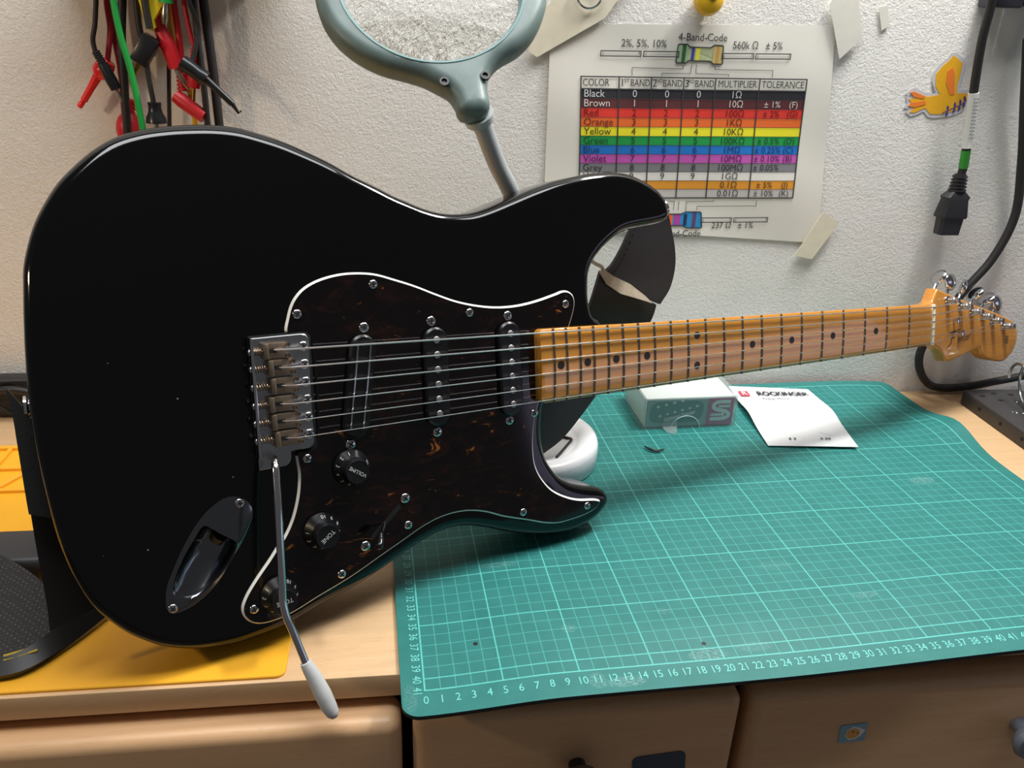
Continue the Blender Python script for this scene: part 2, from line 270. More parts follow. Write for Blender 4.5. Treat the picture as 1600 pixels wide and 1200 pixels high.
class MB:
    def __init__(self):
        self.v, self.f = [], []

    def add(self, vs, fs, M=None):
        o = len(self.v)
        for p in vs:
            p = Vector((float(p[0]), float(p[1]), float(p[2])))
            self.v.append(tuple(M @ p) if M is not None else tuple(p))
        self.f += [tuple(i + o for i in f) for f in fs]
        return self

    def box(self, a, b, bev=0.0, M=None, seg=2):
        bm = bmesh.new()
        bmesh.ops.create_cube(bm, size=1)
        for v in bm.verts:
            v.co = Vector([(a[i] + b[i]) / 2 + v.co[i] * (b[i] - a[i]) for i in range(3)])
        if bev:
            bmesh.ops.bevel(bm, geom=bm.edges[:], offset=bev, segments=seg, profile=0.5, affect='EDGES')
        bm.verts.index_update()
        self.add([v.co for v in bm.verts], [[v.index for v in f.verts] for f in bm.faces], M)
        bm.free()
        return self

    def tube(self, pts, r, seg=10, n=0, cap=True, flat=1.0, M=None):
        P = catmull(pts, n) if n else [np.array(p, float) for p in pts]
        m = len(P)
        if isinstance(r, (int, float)):
            R = [r] * m
        else:
            R = list(np.interp(np.linspace(0, 1, m), np.linspace(0, 1, len(r)), r))
        T = [Vector(P[min(i + 1, m - 1)] - P[max(i - 1, 0)]).normalized() for i in range(m)]
        x, y, _ = frame(T[0])
        vs, fs = [], []
        for i in range(m):
            x = (x - T[i] * x.dot(T[i])).normalized()
            y = T[i].cross(x)
            for k in range(seg):
                a = 2 * math.pi * k / seg
                vs.append(Vector(P[i]) + x * (math.cos(a) * R[i]) + y * (math.sin(a) * R[i] * flat))
        for i in range(m - 1):
            for k in range(seg):
                k2 = (k + 1) % seg
                fs.append((i * seg + k, i * seg + k2, (i + 1) * seg + k2, (i + 1) * seg + k))
        if cap:
            fs.append(tuple(range(seg - 1, -1, -1)))
            fs.append(tuple((m - 1) * seg + k for k in range(seg)))
        return self.add(vs, fs, M)

    def lathe(self, prof, seg=32, M=None, ribs=None, cap=True):
        """prof: list of (r, z); ribs=(i0, i1, depth): alternate radius on those rings"""
        vs, fs = [], []
        m = len(prof)
        for i, (r, z) in enumerate(prof):
            for k in range(seg):
                a = 2 * math.pi * k / seg
                rr = r - (ribs[2] if ribs and ribs[0] <= i <= ribs[1] and k % 2 else 0)
                vs.append((rr * math.cos(a), rr * math.sin(a), z))
        for i in range(m - 1):
            for k in range(seg):
                k2 = (k + 1) % seg
                fs.append((i * seg + k, i * seg + k2, (i + 1) * seg + k2, (i + 1) * seg + k))
        if cap and prof[0][0] > 1e-6:
            fs.append(tuple(range(seg - 1, -1, -1)))
        if cap and prof[-1][0] > 1e-6:
            fs.append(tuple((m - 1) * seg + k for k in range(seg)))
        return self.add(vs, fs, M)

    def prism(self, out, z0, z1, bev=0.0, M=None):
        """outline (x,y) extruded from z0 to z1, upper edge chamfered by bev"""
        P = ccw(out)
        n = len(P)
        I = offset(P, bev) if bev else P
        vs = [(x, y, z0) for x, y in P] + [(x, y, z1 - bev) for x, y in P]
        fs = [tuple(range(n - 1, -1, -1))]
        fs += [(i, (i + 1) % n, n + (i + 1) % n, n + i) for i in range(n)]
        if bev:
            vs += [(x, y, z1) for x, y in I]
            fs += [(n + i, n + (i + 1) % n, 2 * n + (i + 1) % n, 2 * n + i) for i in range(n)]
            fs.append(tuple(2 * n + i for i in range(n)))
        else:
            fs.append(tuple(n + i for i in range(n)))
        return self.add(vs, fs, M)

    def ball(self, c, r, M=None, seg=16, rings=10):
        r = (r, r, r) if isinstance(r, (int, float)) else r
        prof = [(math.sin(math.pi * i / rings), -math.cos(math.pi * i / rings)) for i in range(rings + 1)]
        L = Matrix.Translation(Vector(c)) @ Matrix.Diagonal((r[0], r[1], r[2], 1))
        return self.lathe(prof, seg, (M @ L) if M is not None else L)

    def ribbon(self, pairs, th, n=5):
        """thick strip between matching left/right edge points"""
        A = catmull([p[0] for p in pairs], n)
        B = catmull([p[1] for p in pairs], n)
        m = len(A)
        vs, fs = [], []
        for i in range(m):
            a, b = Vector(A[i]), Vector(B[i])
            t = Vector(A[min(i + 1, m - 1)] - A[max(i - 1, 0)])
            nrm = (b - a).cross(t).normalized() * th / 2
            vs += [a + nrm, b + nrm, b - nrm, a - nrm]
        for i in range(m - 1):
            for k in range(4):
                k2 = (k + 1) % 4
                fs.append((i * 4 + k, i * 4 + k2, i * 4 + 4 + k2, i * 4 + 4 + k))
        fs += [(3, 2, 1, 0), tuple((m - 1) * 4 + k for k in range(4))]
        return self.add(vs, fs)

    def make(self, name, material, parent=None, label=None, smooth=38):
        me = bpy.data.meshes.new(name)
        off = OFF.get(parent.name, Vector()) if parent else None
        if parent is None:
            a = np.array(self.v)
            off = Vector(((a[:, 0].min() + a[:, 0].max()) / 2, (a[:, 1].min() + a[:, 1].max()) / 2, a[:, 2].min()))
        me.from_pydata([tuple(Vector(p) - off) for p in self.v], [], self.f)
        bm = bmesh.new()
        bm.from_mesh(me)
        bmesh.ops.recalc_face_normals(bm, faces=bm.faces[:])
        bm.to_mesh(me)
        bm.free()
        return link(name, me, material, parent, off, label, smooth)


OFF = {}


def link(name, me, material, parent, off, label=None, smooth=38):
    me.materials.append(material)
    if smooth:
        me.polygons.foreach_set('use_smooth', [True] * len(me.polygons))
        me.set_sharp_from_angle(angle=math.radians(smooth))
    o = bpy.data.objects.new(name, me)
    col.objects.link(o)
    if parent:
        o.parent = parent
    else:
        o.location = off
    OFF[o.name] = off.copy()
    if label:
        o['label'] = label
    return o


def thing(name, label, cat, loc=(0, 0, 0), group=None, kind=None, matrix=None):
    o = bpy.data.objects.new(name, None)
    o.empty_display_size = 0.02
    col.objects.link(o)
    if matrix is not None:
        o.matrix_world = matrix
        OFF[o.name] = Vector()
    else:
        o.location = loc
        OFF[o.name] = Vector(loc)
    return tag(o, label, cat, group, kind)


def tag(o, label, cat, group=None, kind=None):
    o['label'] = label
    if cat:
        o['category'] = cat
    if group:
        o['group'] = group
    if kind:
        o['kind'] = kind
    return o


def ccw(P):
    P = [tuple(map(float, p[:2])) for p in P]
    a = sum(P[i][0] * P[(i + 1) % len(P)][1] - P[(i + 1) % len(P)][0] * P[i][1] for i in range(len(P)))
    return P if a > 0 else P[::-1]


def offset(P, d):
    """inset a ccw outline by d"""
    A = np.array(P)
    t1 = A - np.roll(A, 1, 0)
    t2 = np.roll(A, -1, 0) - A
    n1 = np.stack([-t1[:, 1], t1[:, 0]], 1) / (np.linalg.norm(t1, axis=1)[:, None] + 1e-12)
    n2 = np.stack([-t2[:, 1], t2[:, 0]], 1) / (np.linalg.norm(t2, axis=1)[:, None] + 1e-12)
    n = n1 + n2
    n /= np.maximum(np.linalg.norm(n, axis=1), 1e-9)[:, None]
    k = 1 / np.maximum((n * n1).sum(1), 0.5)
    return [tuple(p) for p in A + n * d * k[:, None]]


def dist_poly(Q, P):
    A = np.array(P)
    B = np.roll(A, -1, 0)
    Q = np.array(Q)
    ab = B - A
    out = np.empty(len(Q))
    for i, q in enumerate(Q):
        t = np.clip(((q - A) * ab).sum(1) / ((ab**2).sum(1) + 1e-15), 0, 1)
        out[i] = np.sqrt((((A + ab * t[:, None]) - q) ** 2).sum(1).min())
    return out


def inside(q, P):
    x, y = q
    c = False
    for i in range(len(P)):
        (x1, y1), (x2, y2) = P[i - 1], P[i]
        if (y1 > y) != (y2 > y) and x < (x2 - x1) * (y - y1) / (y2 - y1) + x1:
            c = not c
    return c


def plate(outline, ztop, zbot, r, grid=0.012, hole=None, ftop=None, rings=5, step=None, through=False):
    """solid slab with rounded-over edges; ftop(x, y) lowers the top face; hole: outline cut out of the top"""
    P = ccw(resample(outline, step) if step else outline)
    MBo = MB()
    loops = [P]
    for k in range(1, rings + 1):
        a = math.pi / 2 * k / rings
        loops.append(offset(P, r * (1 - math.cos(a))))

    def surf(z0, sgn, f, hl):
        pts, edges = [], []
        for L in loops:
            o = len(pts)
            pts += L
            if L is P or L is loops[-1]:
                edges += [(o + i, o + (i + 1) % len(L)) for i in range(len(L))]
        if hl:
            o = len(pts)
            pts += hl
            edges += [(o + i, o + (i + 1) % len(hl)) for i in range(len(hl))]
        A = np.array(P)
        g = []
        for x in np.arange(A[:, 0].min(), A[:, 0].max(), grid):
            for y in np.arange(A[:, 1].min(), A[:, 1].max(), grid):
                if inside((x, y), P):
                    g.append((x, y))
        if g:
            d = dist_poly(g, P)
            g = [q for q, dd in zip(g, d) if dd > r * 1.6]
        pts = pts + g
        vo, eo, fo, ov, oe, of = delaunay_2d_cdt([Vector(p) for p in pts], edges, [], 1, 1e-7)
        V = [(v.x, v.y) for v in vo]
        d = np.minimum(dist_poly(V, P), r)
        zs = z0 - sgn * (r - np.sqrt(np.maximum(r * r - (r - d) ** 2, 0)))
        vs = [(x, y, z - (f(x, y) if f else 0)) for (x, y), z in zip(V, zs)]
        fs = []
        for t in fo:
            c = (sum(V[i][0] for i in t) / 3, sum(V[i][1] for i in t) / 3)
            if hl and inside(c, hl):
                continue
            if not inside(c, P):
                continue
            fs.append(tuple(t) if sgn > 0 else tuple(t)[::-1])
        MBo.add(vs, fs)
    surf(ztop, 1, ftop, ccw(hole) if hole is not None else None)
    surf(zbot, -1, None, ccw(hole) if through else None)
    if through:
        H = ccw(hole)
        h = len(H)
        MBo.add([(x, y, ztop) for x, y in H] + [(x, y, zbot) for x, y in H], [(i, (i + 1) % h, h + (i + 1) % h, h + i) for i in range(h)])
    n = len(P)
    vs = [(x, y, ztop - r - (ftop(x, y) if ftop else 0)) for x, y in P] + [(x, y, zbot + r) for x, y in P]
    MBo.add(vs, [(i, n + i, n + (i + 1) % n, (i + 1) % n) for i in range(n)])
    bm = bmesh.new()
    me = bpy.data.meshes.new('tmp')
    me.from_pydata(MBo.v, [], MBo.f)
    bm.from_mesh(me)
    bmesh.ops.remove_doubles(bm, verts=bm.verts[:], dist=2e-5)
    bm.verts.index_update()
    R = MB().add([v.co for v in bm.verts], [[v.index for v in f.verts] for f in bm.faces])
    bm.free()
    bpy.data.meshes.remove(me)
    return R


# ---------------------------------------------------------------- flat lettering
TXT = {}


def glyphs(s, bold=0.0):
    key = (s, bold)
    if key not in TXT:
        c = bpy.data.curves.new('lettering', 'FONT')
        c.body = s
        c.size = 1.0
        c.align_x, c.align_y = 'CENTER', 'CENTER'
        c.resolution_u = 3
        c.offset = bold
        o = bpy.data.objects.new('lettering', c)
        col.objects.link(o)
        me = bpy.data.meshes.new_from_object(o)
        TXT[key] = ([tuple(v.co) for v in me.vertices], [tuple(p.vertices) for p in me.polygons])
        bpy.data.objects.remove(o)
        bpy.data.curves.remove(c)
        bpy.data.meshes.remove(me)
    return TXT[key]


def write(mb, s, size, fn, x, y, ang=0.0, wid=1.0, shear=0.0, bold=0.0):
    """lettering on a surface: fn(x, y) gives the 3-D point"""
    vs, fs = glyphs(s, bold)
    ca, sa = math.cos(ang), math.sin(ang)
    out = []
    for p in vs:
        a, b = (p[0] + shear * p[1]) * size * wid, p[1] * size
        out.append(fn(x + a * ca - b * sa, y + a * sa + b * ca))
    mb.add(out, fs)


# wall frame: s along the wall, off = distance in front of it, z up
EX = Vector((0.99898904, -0.04495451, 0))
EN = Vector((-0.04495451, -0.99898904, 0))
OW = Vector((0, 0.4326975, 0))


def wp(s, z, off=0.0):
    return OW + EX * s + EN * off + Vector((0, 0, z))


def bar(mb, a, b, w, fn):
    """flat printed line from a to b"""
    a, b = Vector(a), Vector(b)
    d = (b - a).normalized() * w / 2
    n = Vector((-d.y, d.x))
    mb.add([fn(*(a - d - n)), fn(*(b + d - n)), fn(*(b + d + n)), fn(*(a - d + n))], [(0, 1, 2, 3)])

# ================================================================ the setting
def wall_material():
    m = bpy.data.materials.new('rough_white_plaster')
    m.use_nodes = True
    nt = m.node_tree
    b = nt.nodes['Principled BSDF']
    tc = N(nt, 'ShaderNodeTexCoord')
    n1 = N(nt, 'ShaderNodeTexNoise')
    n1.inputs['Scale'].default_value = 260
    n1.inputs['Detail'].default_value = 5
    n1.inputs['Roughness'].default_value = 0.78
    n2 = N(nt, 'ShaderNodeTexNoise')
    n2.inputs['Scale'].default_value = 14
    n2.inputs['Detail'].default_value = 3
    n3 = N(nt, 'ShaderNodeTexNoise')
    n3.inputs['Scale'].default_value = 480
    for n in (n1, n2, n3):
        nt.links.new(tc.outputs['Object'], n.inputs['Vector'])
    h = math_node(nt, 'ADD', math_node(nt, 'POWER', n1.outputs['Fac'], 2.0), math_node(nt, 'MULTIPLY', n3.outputs['Fac'], 0.4))
    h = math_node(nt, 'ADD', h, math_node(nt, 'MULTIPLY', n2.outputs['Fac'], 0.8))
    bp = N(nt, 'ShaderNodeBump')
    bp.inputs['Strength'].default_value = 0.6
    bp.inputs['Distance'].default_value = 0.0024
    nt.links.new(h, bp.inputs['Height'])
    nt.links.new(bp.outputs[0], b.inputs['Normal'])
    c = mix_col(nt, n2.outputs['Fac'], srgb(232, 229, 223), srgb(241, 239, 234))
    # a few faint grubby marks
    v = N(nt, 'ShaderNodeTexNoise')
    v.inputs['Scale'].default_value = 38
    v.inputs['Detail'].default_value = 8
    nt.links.new(tc.outputs['Object'], v.inputs['Vector'])
    k = math_node(nt, 'MULTIPLY', math_node(nt, 'GREATER_THAN', v.outputs['Fac'], 0.74), 0.25)
    c = mix_col(nt, k, c, srgb(150, 140, 128))
    nt.links.new(c, b.inputs['Base Color'])
    b.inputs['Roughness'].default_value = 0.85
    b.inputs['Specular IOR Level'].default_value = 0.25
    return m


def wood_material(name, c1, c2, rough=0.42):
    m = bpy.data.materials.new(name)
    m.use_nodes = True
    nt = m.node_tree
    b = nt.nodes['Principled BSDF']
    tc = N(nt, 'ShaderNodeTexCoord')
    mp = N(nt, 'ShaderNodeMapping')
    mp.inputs['Scale'].default_value = (5, 90, 90)
    nt.links.new(tc.outputs['Object'], mp.inputs[0])
    n = N(nt, 'ShaderNodeTexNoise')
    n.inputs['Scale'].default_value = 2.2
    n.inputs['Detail'].default_value = 5
    nt.links.new(mp.outputs[0], n.inputs['Vector'])
    mp2 = N(nt, 'ShaderNodeMapping')
    mp2.inputs['Scale'].default_value = (40, 900, 900)
    nt.links.new(tc.outputs['Object'], mp2.inputs[0])
    n2 = N(nt, 'ShaderNodeTexNoise')
    n2.inputs['Scale'].default_value = 2
    nt.links.new(mp2.outputs[0], n2.inputs['Vector'])
    fl = math_node(nt, 'MULTIPLY', math_node(nt, 'GREATER_THAN', n2.outputs['Fac'], 0.66), 0.45)
    c = mix_col(nt, n.outputs['Fac'], srgb(*c1), srgb(*c2))
    c = mix_col(nt, fl, c, tuple(x * 0.72 for x in srgb(*c1)[:3]) + (1,))
    nt.links.new(c, b.inputs['Base Color'])
    b.inputs['Roughness'].default_value = rough
    return m


PLASTER = wall_material()
BEECH = wood_material('beech_laminate', (204, 166, 122), (226, 190, 146))
BEECH_FRONT = wood_material('beech_drawer_laminate', (208, 164, 120), (224, 184, 140))
GAPDARK = mat('shadow_gap_black', (14, 12, 11), 0.9, spec=0.1)


def struct(name, mb, m, label):
    o = mb.make(name, m)
    return tag(o, label, None, kind='structure')


def wbox(mb, s0, s1, o0, o1, z0, z1, bev=0.0, seg=2):
    """box in wall coordinates"""
    M = Matrix((( EX.x, -EN.x, 0, OW.x), (EX.y, -EN.y, 0, OW.y), (0, 0, 1, 0), (0, 0, 0, 1)))
    return mb.box((s0, -o1, z0), (s1, -o0, z1), bev, M, seg)


struct('wall_back', wbox(MB(), -2.0, 2.6, -0.10, 0.0, -0.75, 1.7), PLASTER, 'rough white plaster wall behind the desk')
struct('floor', wbox(MB(), -2.0, 2.6, 0.0, 2.4, -0.80, -0.75), mat('grey_floor', (120, 110, 100), 0.6), 'floor under the desk')

# ---------------------------------------------------------------- desk
DZ = -0.008
desk = thing('desk', 'beech laminate desk with drawer and two cupboard doors below the top', 'desk', (0.1, 0.2, -0.75))
wbox(MB(), -0.62, 0.7166, 0.003, 0.4130, DZ - 0.0185, DZ, 0.0012).make('desk_top', BEECH, desk)
wbox(MB(), -0.60, 0.70, 0.05, 0.3985, -0.75, DZ - 0.0185).make('cabinet_body', GAPDARK, desk)


def front(name, s0, s1, zt, zb):
    o = wbox(MB(), s0, s1, 0.399, 0.4295, zb, zt, 0.0085, 5).make(name, BEECH_FRONT, desk)
    return o


dr = front('drawer_front', -0.58, 0.0040, -0.0345, -0.19)
d1 = front('cupboard_door', 0.0113, 0.2361, -0.0315, -0.70)
d2 = front('cupboard_door', 0.2433, 0.52, -0.0315, -0.70)


def lathe_at(prof, c, axis, seg=28, ribs=None):
    x, y, z = frame(axis)
    M = Matrix(((x.x, y.x, z.x, c[0]), (x.y, y.y, z.y, c[1]), (x.z, y.z, z.z, c[2]), (0, 0, 0, 1)))
    return MB().lathe(prof, seg, M, ribs)


KN = [(0.006, 0), (0.006, 0.008), (0.013, 0.012), (0.0155, 0.017), (0.014, 0.021), (0.009, 0.0225), (0.0, 0.023)]
lathe_at(KN, wp(0.1228, -0.0825, 0.4295), EN).make('door_knob', mat('dark_knob', (52, 46, 42), 0.35), d1)
k2 = lathe_at(KN, wp(0.4518, -0.0755, 0.4295), EN).make('door_knob', mat('blue_grey_knob', (112, 118, 132), 0.35), d2)
lathe_at([(0.0095, 0.0225), (0.009, 0.0238), (0, 0.0242)], wp(0.4518, -0.0755, 0.4295), EN).make('knob_cap', mat('orange_brown_cap', (176, 110, 70), 0.4), k2)

# stickers on the doors
F = lambda s0, z0, ang: (lambda x, y: wp(s0 + x * math.cos(ang) - y * math.sin(ang), z0 + x * math.sin(ang) + y * math.cos(ang), 0.4298))


def flat(out, fn, th=0.0002):
    """thin sheet following fn with a little thickness"""
    P = ccw(out)
    n = len(P)
    a = [fn(*p) for p in P]
    nn = (a[1] - a[0]).cross(a[2] - a[0]).normalized()
    if nn.dot(EN) < 0 and abs(nn.z) < 0.5:
        nn = -nn
    if abs(nn.z) >= 0.5 and nn.z < 0:
        nn = -nn
    b = [p + nn * th for p in a]
    return MB().add(a + b, [tuple(range(n - 1, -1, -1)), tuple(range(n, 2 * n))] + [(i, (i + 1) % n, n + (i + 1) % n, n + i) for i in range(n)])


def rrect(w, h, r, n=5):
    P = []
    for cx, cy, a0 in ((w / 2 - r, h / 2 - r, 0), (-w / 2 + r, h / 2 - r, 90), (-w / 2 + r, -h / 2 + r, 180), (w / 2 - r, -h / 2 + r, 270)):
        for k in range(n + 1):
            a = math.radians(a0 + 90 * k / n)
            P.append((cx + r * math.cos(a), cy + r * math.sin(a)))
    return P


def ell(cx, cy, a, b, n=24, ang=0.0):
    return [(cx + a * math.cos(t) * math.cos(ang) - b * math.sin(t) * math.sin(ang), cy + a * math.cos(t) * math.sin(ang) + b * math.sin(t) * math.cos(ang)) for t in [2 * math.pi * k / n for k in range(n)]]


st = flat(rrect(0.038, 0.036, 0.005), F(0.1823, -0.0965, 0.09), 0.0004).make('square_sticker', mat('navy_sticker', (40, 62, 84), 0.45))
tag(st, 'dark blue rounded square sticker on left cupboard door', 'sticker')
fs = thing('animal_sticker', 'small pale blue sticker with orange animal face on right door', 'sticker', wp(0.3223, -0.08, 0.43))
FN = F(0.3223, -0.0725, 0.06)
flat(rrect(0.0200, 0.0170, 0.0010), FN, 0.0003).make('sticker_backing', mat('pale_blue_sticker', (126, 176, 196), 0.4), fs)
G = lambda x, y: FN(x, y) + EN * 0.0004
flat([(-0.0062, -0.001), (-0.005, 0.004), (-0.001, 0.0068), (0.004, 0.0052), (0.0088, 0.002), (0.006, -0.003), (0.002, -0.0058), (-0.003, -0.0058)], G, 0.0003).make('white_outline', mat('sticker_white', (232, 232, 226), 0.4), fs)
G2 = lambda x, y: FN(x, y) + EN * 0.0008
flat(ell(-0.0002, 0.0002, 0.005, 0.0046), G2, 0.0003).make('orange_face', mat('sticker_orange', (226, 166, 84), 0.4), fs)
G3 = lambda x, y: FN(x, y) + EN * 0.0012
mb = MB()
mb.add([G3(*p) for p in ell(-0.0006, 0.0022, 0.0007, 0.0007, 10)], [tuple(range(10))])
mb.add([G3(*p) for p in ell(0.003, 0.0008, 0.0006, 0.0006, 10)], [tuple(range(10))])
mb.make('eye', mat('sticker_black', (30, 26, 24), 0.5), fs)

# ---------------------------------------------------------------- cutting mat
def mat_warp(x, y):
    """surface of the slightly wavy mat"""
    z = 0.0
    t = max(0.0, min(1.0, 1 - x / 0.09))
    z -= 0.0042 * t * t * (3 - 2 * t)
    z -= 0.0028 * math.exp(-((x - 0.24) / 0.12) ** 2) * max(0, min(1, (0.03 - y) / 0.04))
    z += 0.003 * math.exp(-((x - 0.43) / 0.08) ** 2 - ((y - 0.05) / 0.05) ** 2)
    z -= 0.0020 * math.exp(-((x - 0.11) / 0.06) ** 2 - ((y - 0.18) / 0.05) ** 2)
    e = max(0.0, min(1.0, (x - 0.50) / 0.085))
    hump = math.exp(-((y - 0.292) / 0.035) ** 2)
    z += e * e * (0.0085 * hump - 0.0042 * (1 - hump))
    wy = 0.4326975 - 0.045 * x - 0.006
    dl = max(0.0, 0.4225 - wy)
    w = max(0.0, (y - 0.34) / 0.0825) ** 2
    return Vector((x - (x + 0.024) / 0.8145 * dl * w, y - dl * w, z + 0.474 * dl * w))


def cutting_mat_material():
    m = bpy.data.materials.new('green_cutting_mat')
    m.use_nodes = True
    nt = m.node_tree
    b = nt.nodes['Principled BSDF']
    uv = N(nt, 'ShaderNodeUVMap', uv_map='grid_cm')
    sp = N(nt, 'ShaderNodeSeparateXYZ')
    nt.links.new(uv.outputs[0], sp.inputs[0])
    U, V = sp.outputs[0], sp.outputs[1]
    A = lambda o, x, y=None, z=None: math_node(nt, o, x, y, z)

    def lines(c, period, half):
        f = A('PINGPONG', c, period / 2.0)
        return A('LESS_THAN', f, half)
    thin = A('MAXIMUM', lines(U, 1.0, 0.022), lines(V, 1.0, 0.022))
    thick = A('MAXIMUM', lines(U, 5.0, 0.047), lines(A('SUBTRACT', V, 1.0), 5.0, 0.047))
    # border of the printed field
    bu = A('MINIMUM', A('ABSOLUTE', U), A('ABSOLUTE', A('SUBTRACT', U, 57.0)))
    bv = A('MINIMUM', A('ABSOLUTE', V), A('ABSOLUTE', A('SUBTRACT', V, 41.0)))
    border = A('LESS_THAN', A('MINIMUM', bu, bv), 0.055)
    ins = A('MULTIPLY', A('MULTIPLY', A('GREATER_THAN', U, -0.05), A('LESS_THAN', U, 57.05)), A('MULTIPLY', A('GREATER_THAN', V, -0.05), A('LESS_THAN', V, 41.05)))
    n = N(nt, 'ShaderNodeTexNoise')
    n.inputs['Scale'].default_value = 0.55
    n.inputs['Detail'].default_value = 8
    nt.links.new(uv.outputs[0], n.inputs['Vector'])
    n2 = N(nt, 'ShaderNodeTexNoise')
    n2.inputs['Scale'].default_value = 9
    n2.inputs['Detail'].default_value = 5
    nt.links.new(uv.outputs[0], n2.inputs['Vector'])
    wear = A('SUBTRACT', 1.0, A('MULTIPLY', A('GREATER_THAN', n2.outputs['Fac'], 0.60), 0.5))
    ln = A('MULTIPLY', A('MAXIMUM', A('MULTIPLY', thin, 0.62), A('MAXIMUM', A('MULTIPLY', thick, 0.9), border)), ins)
    ln = A('MULTIPLY', ln, wear)
    base = mix_col(nt, n.outputs['Fac'], srgb(28, 106, 100), srgb(48, 125, 121))
    # scuffs: rubbed pale spots (centre u, v, radii, strength)
    scuffs = None
    for cu, cv, ru, rv, st_ in ((12.8, -1.2, 1.5, 0.55, 0.75), (11.0, -0.9, 0.7, 0.8, 0.5), (10.2, 4.0, 0.6, 0.5, 0.45), (19.0, 0.5, 1.6, 0.6, 0.6), (47.9, 19.7, 1.5, 0.7, 0.6), (6.5, 11.8, 1.8, 0.4, 0.4), (-0.9, -0.5, 0.5, 1.4, 0.35), (17.5, 4.9, 0.7, 0.4, 0.35), (33.0, 4.7, 1.2, 0.4, 0.45), (28.0, 9.0, 1.6, 0.7, 0.25), (22.5, 0.8, 1.6, 0.5, 0.35)):
        d = A('ADD', A('POWER', A('DIVIDE', A('SUBTRACT', U, cu), ru), 2.0), A('POWER', A('DIVIDE', A('SUBTRACT', V, cv), rv), 2.0))
        s = A('MULTIPLY', A('LESS_THAN', A('ADD', d, A('MULTIPLY', n2.outputs['Fac'], 1.6)), 1.5), st_)
        scuffs = s if scuffs is None else A('MAXIMUM', scuffs, s)
    n4 = N(nt, 'ShaderNodeTexNoise')
    n4.inputs['Scale'].default_value = 14
    mp = N(nt, 'ShaderNodeMapping')
    mp.inputs['Rotation'].default_value = (0, 0, 0.5)
    mp.inputs['Scale'].default_value = (0.25, 3, 1)
    nt.links.new(uv.outputs[0], mp.inputs[0])
    nt.links.new(mp.outputs[0], n4.inputs['Vector'])
    scuffs = A('MULTIPLY', scuffs, A('MULTIPLY', A('GREATER_THAN', n4.outputs['Fac'], 0.56), 0.55))
    # dark knife cuts
    cut = N(nt, 'ShaderNodeTexNoise')
    cut.inputs['Scale'].default_value = 3.0
    cut.inputs['Detail'].default_value = 2
    mp3 = N(nt, 'ShaderNodeMapping')
    mp3.inputs['Rotation'].default_value = (0, 0, -0.25)
    mp3.inputs['Scale'].default_value = (0.13, 4.5, 1)
    nt.links.new(uv.outputs[0], mp3.inputs[0])
    nt.links.new(mp3.outputs[0], cut.inputs['Vector'])
    cutm = A('MULTIPLY', A('GREATER_THAN', cut.outputs['Fac'], 0.735), 0.55)
    holes = None
    for cu, cv in ((3.66, 3.6), (19.08, 1.44)):
        d = A('ADD', A('POWER', A('SUBTRACT', U, cu), 2.0), A('POWER', A('SUBTRACT', V, cv), 2.0))
        s = A('LESS_THAN', d, 0.028)
        holes = s if holes is None else A('MAXIMUM', holes, s)
    c = mix_col(nt, ln, base, srgb(92, 188, 180))
    c = mix_col(nt, scuffs, c, srgb(196, 220, 216))
    c = mix_col(nt, cutm, c, srgb(28, 84, 80))
    c = mix_col(nt, holes, c, srgb(14, 16, 16))
    nt.links.new(c, b.inputs['Base Color'])
    b.inputs['Roughness'].default_value = 0.5
    b.inputs['Specular IOR Level'].default_value = 0.4
    bp = N(nt, 'ShaderNodeBump')
    bp.inputs['Strength'].default_value = 0.12
    bp.inputs['Distance'].default_value = 0.0004
    nt.links.new(n2.outputs['Fac'], bp.inputs['Height'])
    nt.links.new(bp.outputs[0], b.inputs['Normal'])
    return m


cm = thing('cutting_mat', 'green cutting mat with white centimetre grid and numerals on desk', 'cutting mat', (0.28, 0.2, DZ))
X0, X1, Y0, Y1, CR = -0.0149, 0.585, -0.0205, 0.4225, 0.011
cor = [CR * (1 - math.cos(math.pi / 2 * k / 6)) for k in range(7)]
gx = [X0 + c for c in cor] + list(np.linspace(X0 + CR, X1 - CR, 60))[1:-1] + [X1 - c for c in cor[::-1]]
gy = [Y0 + c for c in cor] + list(np.linspace(Y0 + CR, Y1 - CR, 46))[1:-1] + [Y1 - c for c in cor[::-1]]
nx, ny = len(gx), len(gy)
vs, fs, uvs = [], [], []
for j in range(ny):
    for i in range(nx):
        x, y = gx[i], gy[j]
        for cx, cy, sx, sy in ((X0 + CR, Y0 + CR, -1, -1), (X1 - CR, Y0 + CR, 1, -1), (X0 + CR, Y1 - CR, -1, 1), (X1 - CR, Y1 - CR, 1, 1)):
            if (x - cx) * sx > 0 and (y - cy) * sy > 0:
                dx, dy = (x - cx) / CR, (y - cy) / CR
                k = max(abs(dx), abs(dy)) / math.hypot(dx, dy)
                x, y = cx + dx * k * CR, cy + dy * k * CR
        vs.append(mat_warp(x, y))
        uvs.append((x * 100, y * 100))
for j in range(ny - 1):
    for i in range(nx - 1):
        a = j * nx + i
        fs.append((a, a + 1, a + nx + 1, a + nx))
me = bpy.data.meshes.new('printed_surface')
me.from_pydata([tuple(v - OFF[cm.name]) for v in vs], [], fs)
ul = me.uv_layers.new(name='grid_cm')
for l in me.loops:
    ul.data[l.index].uv = uvs[l.vertex_index]
link('printed_surface', me, cutting_mat_material(), cm, OFF[cm.name])
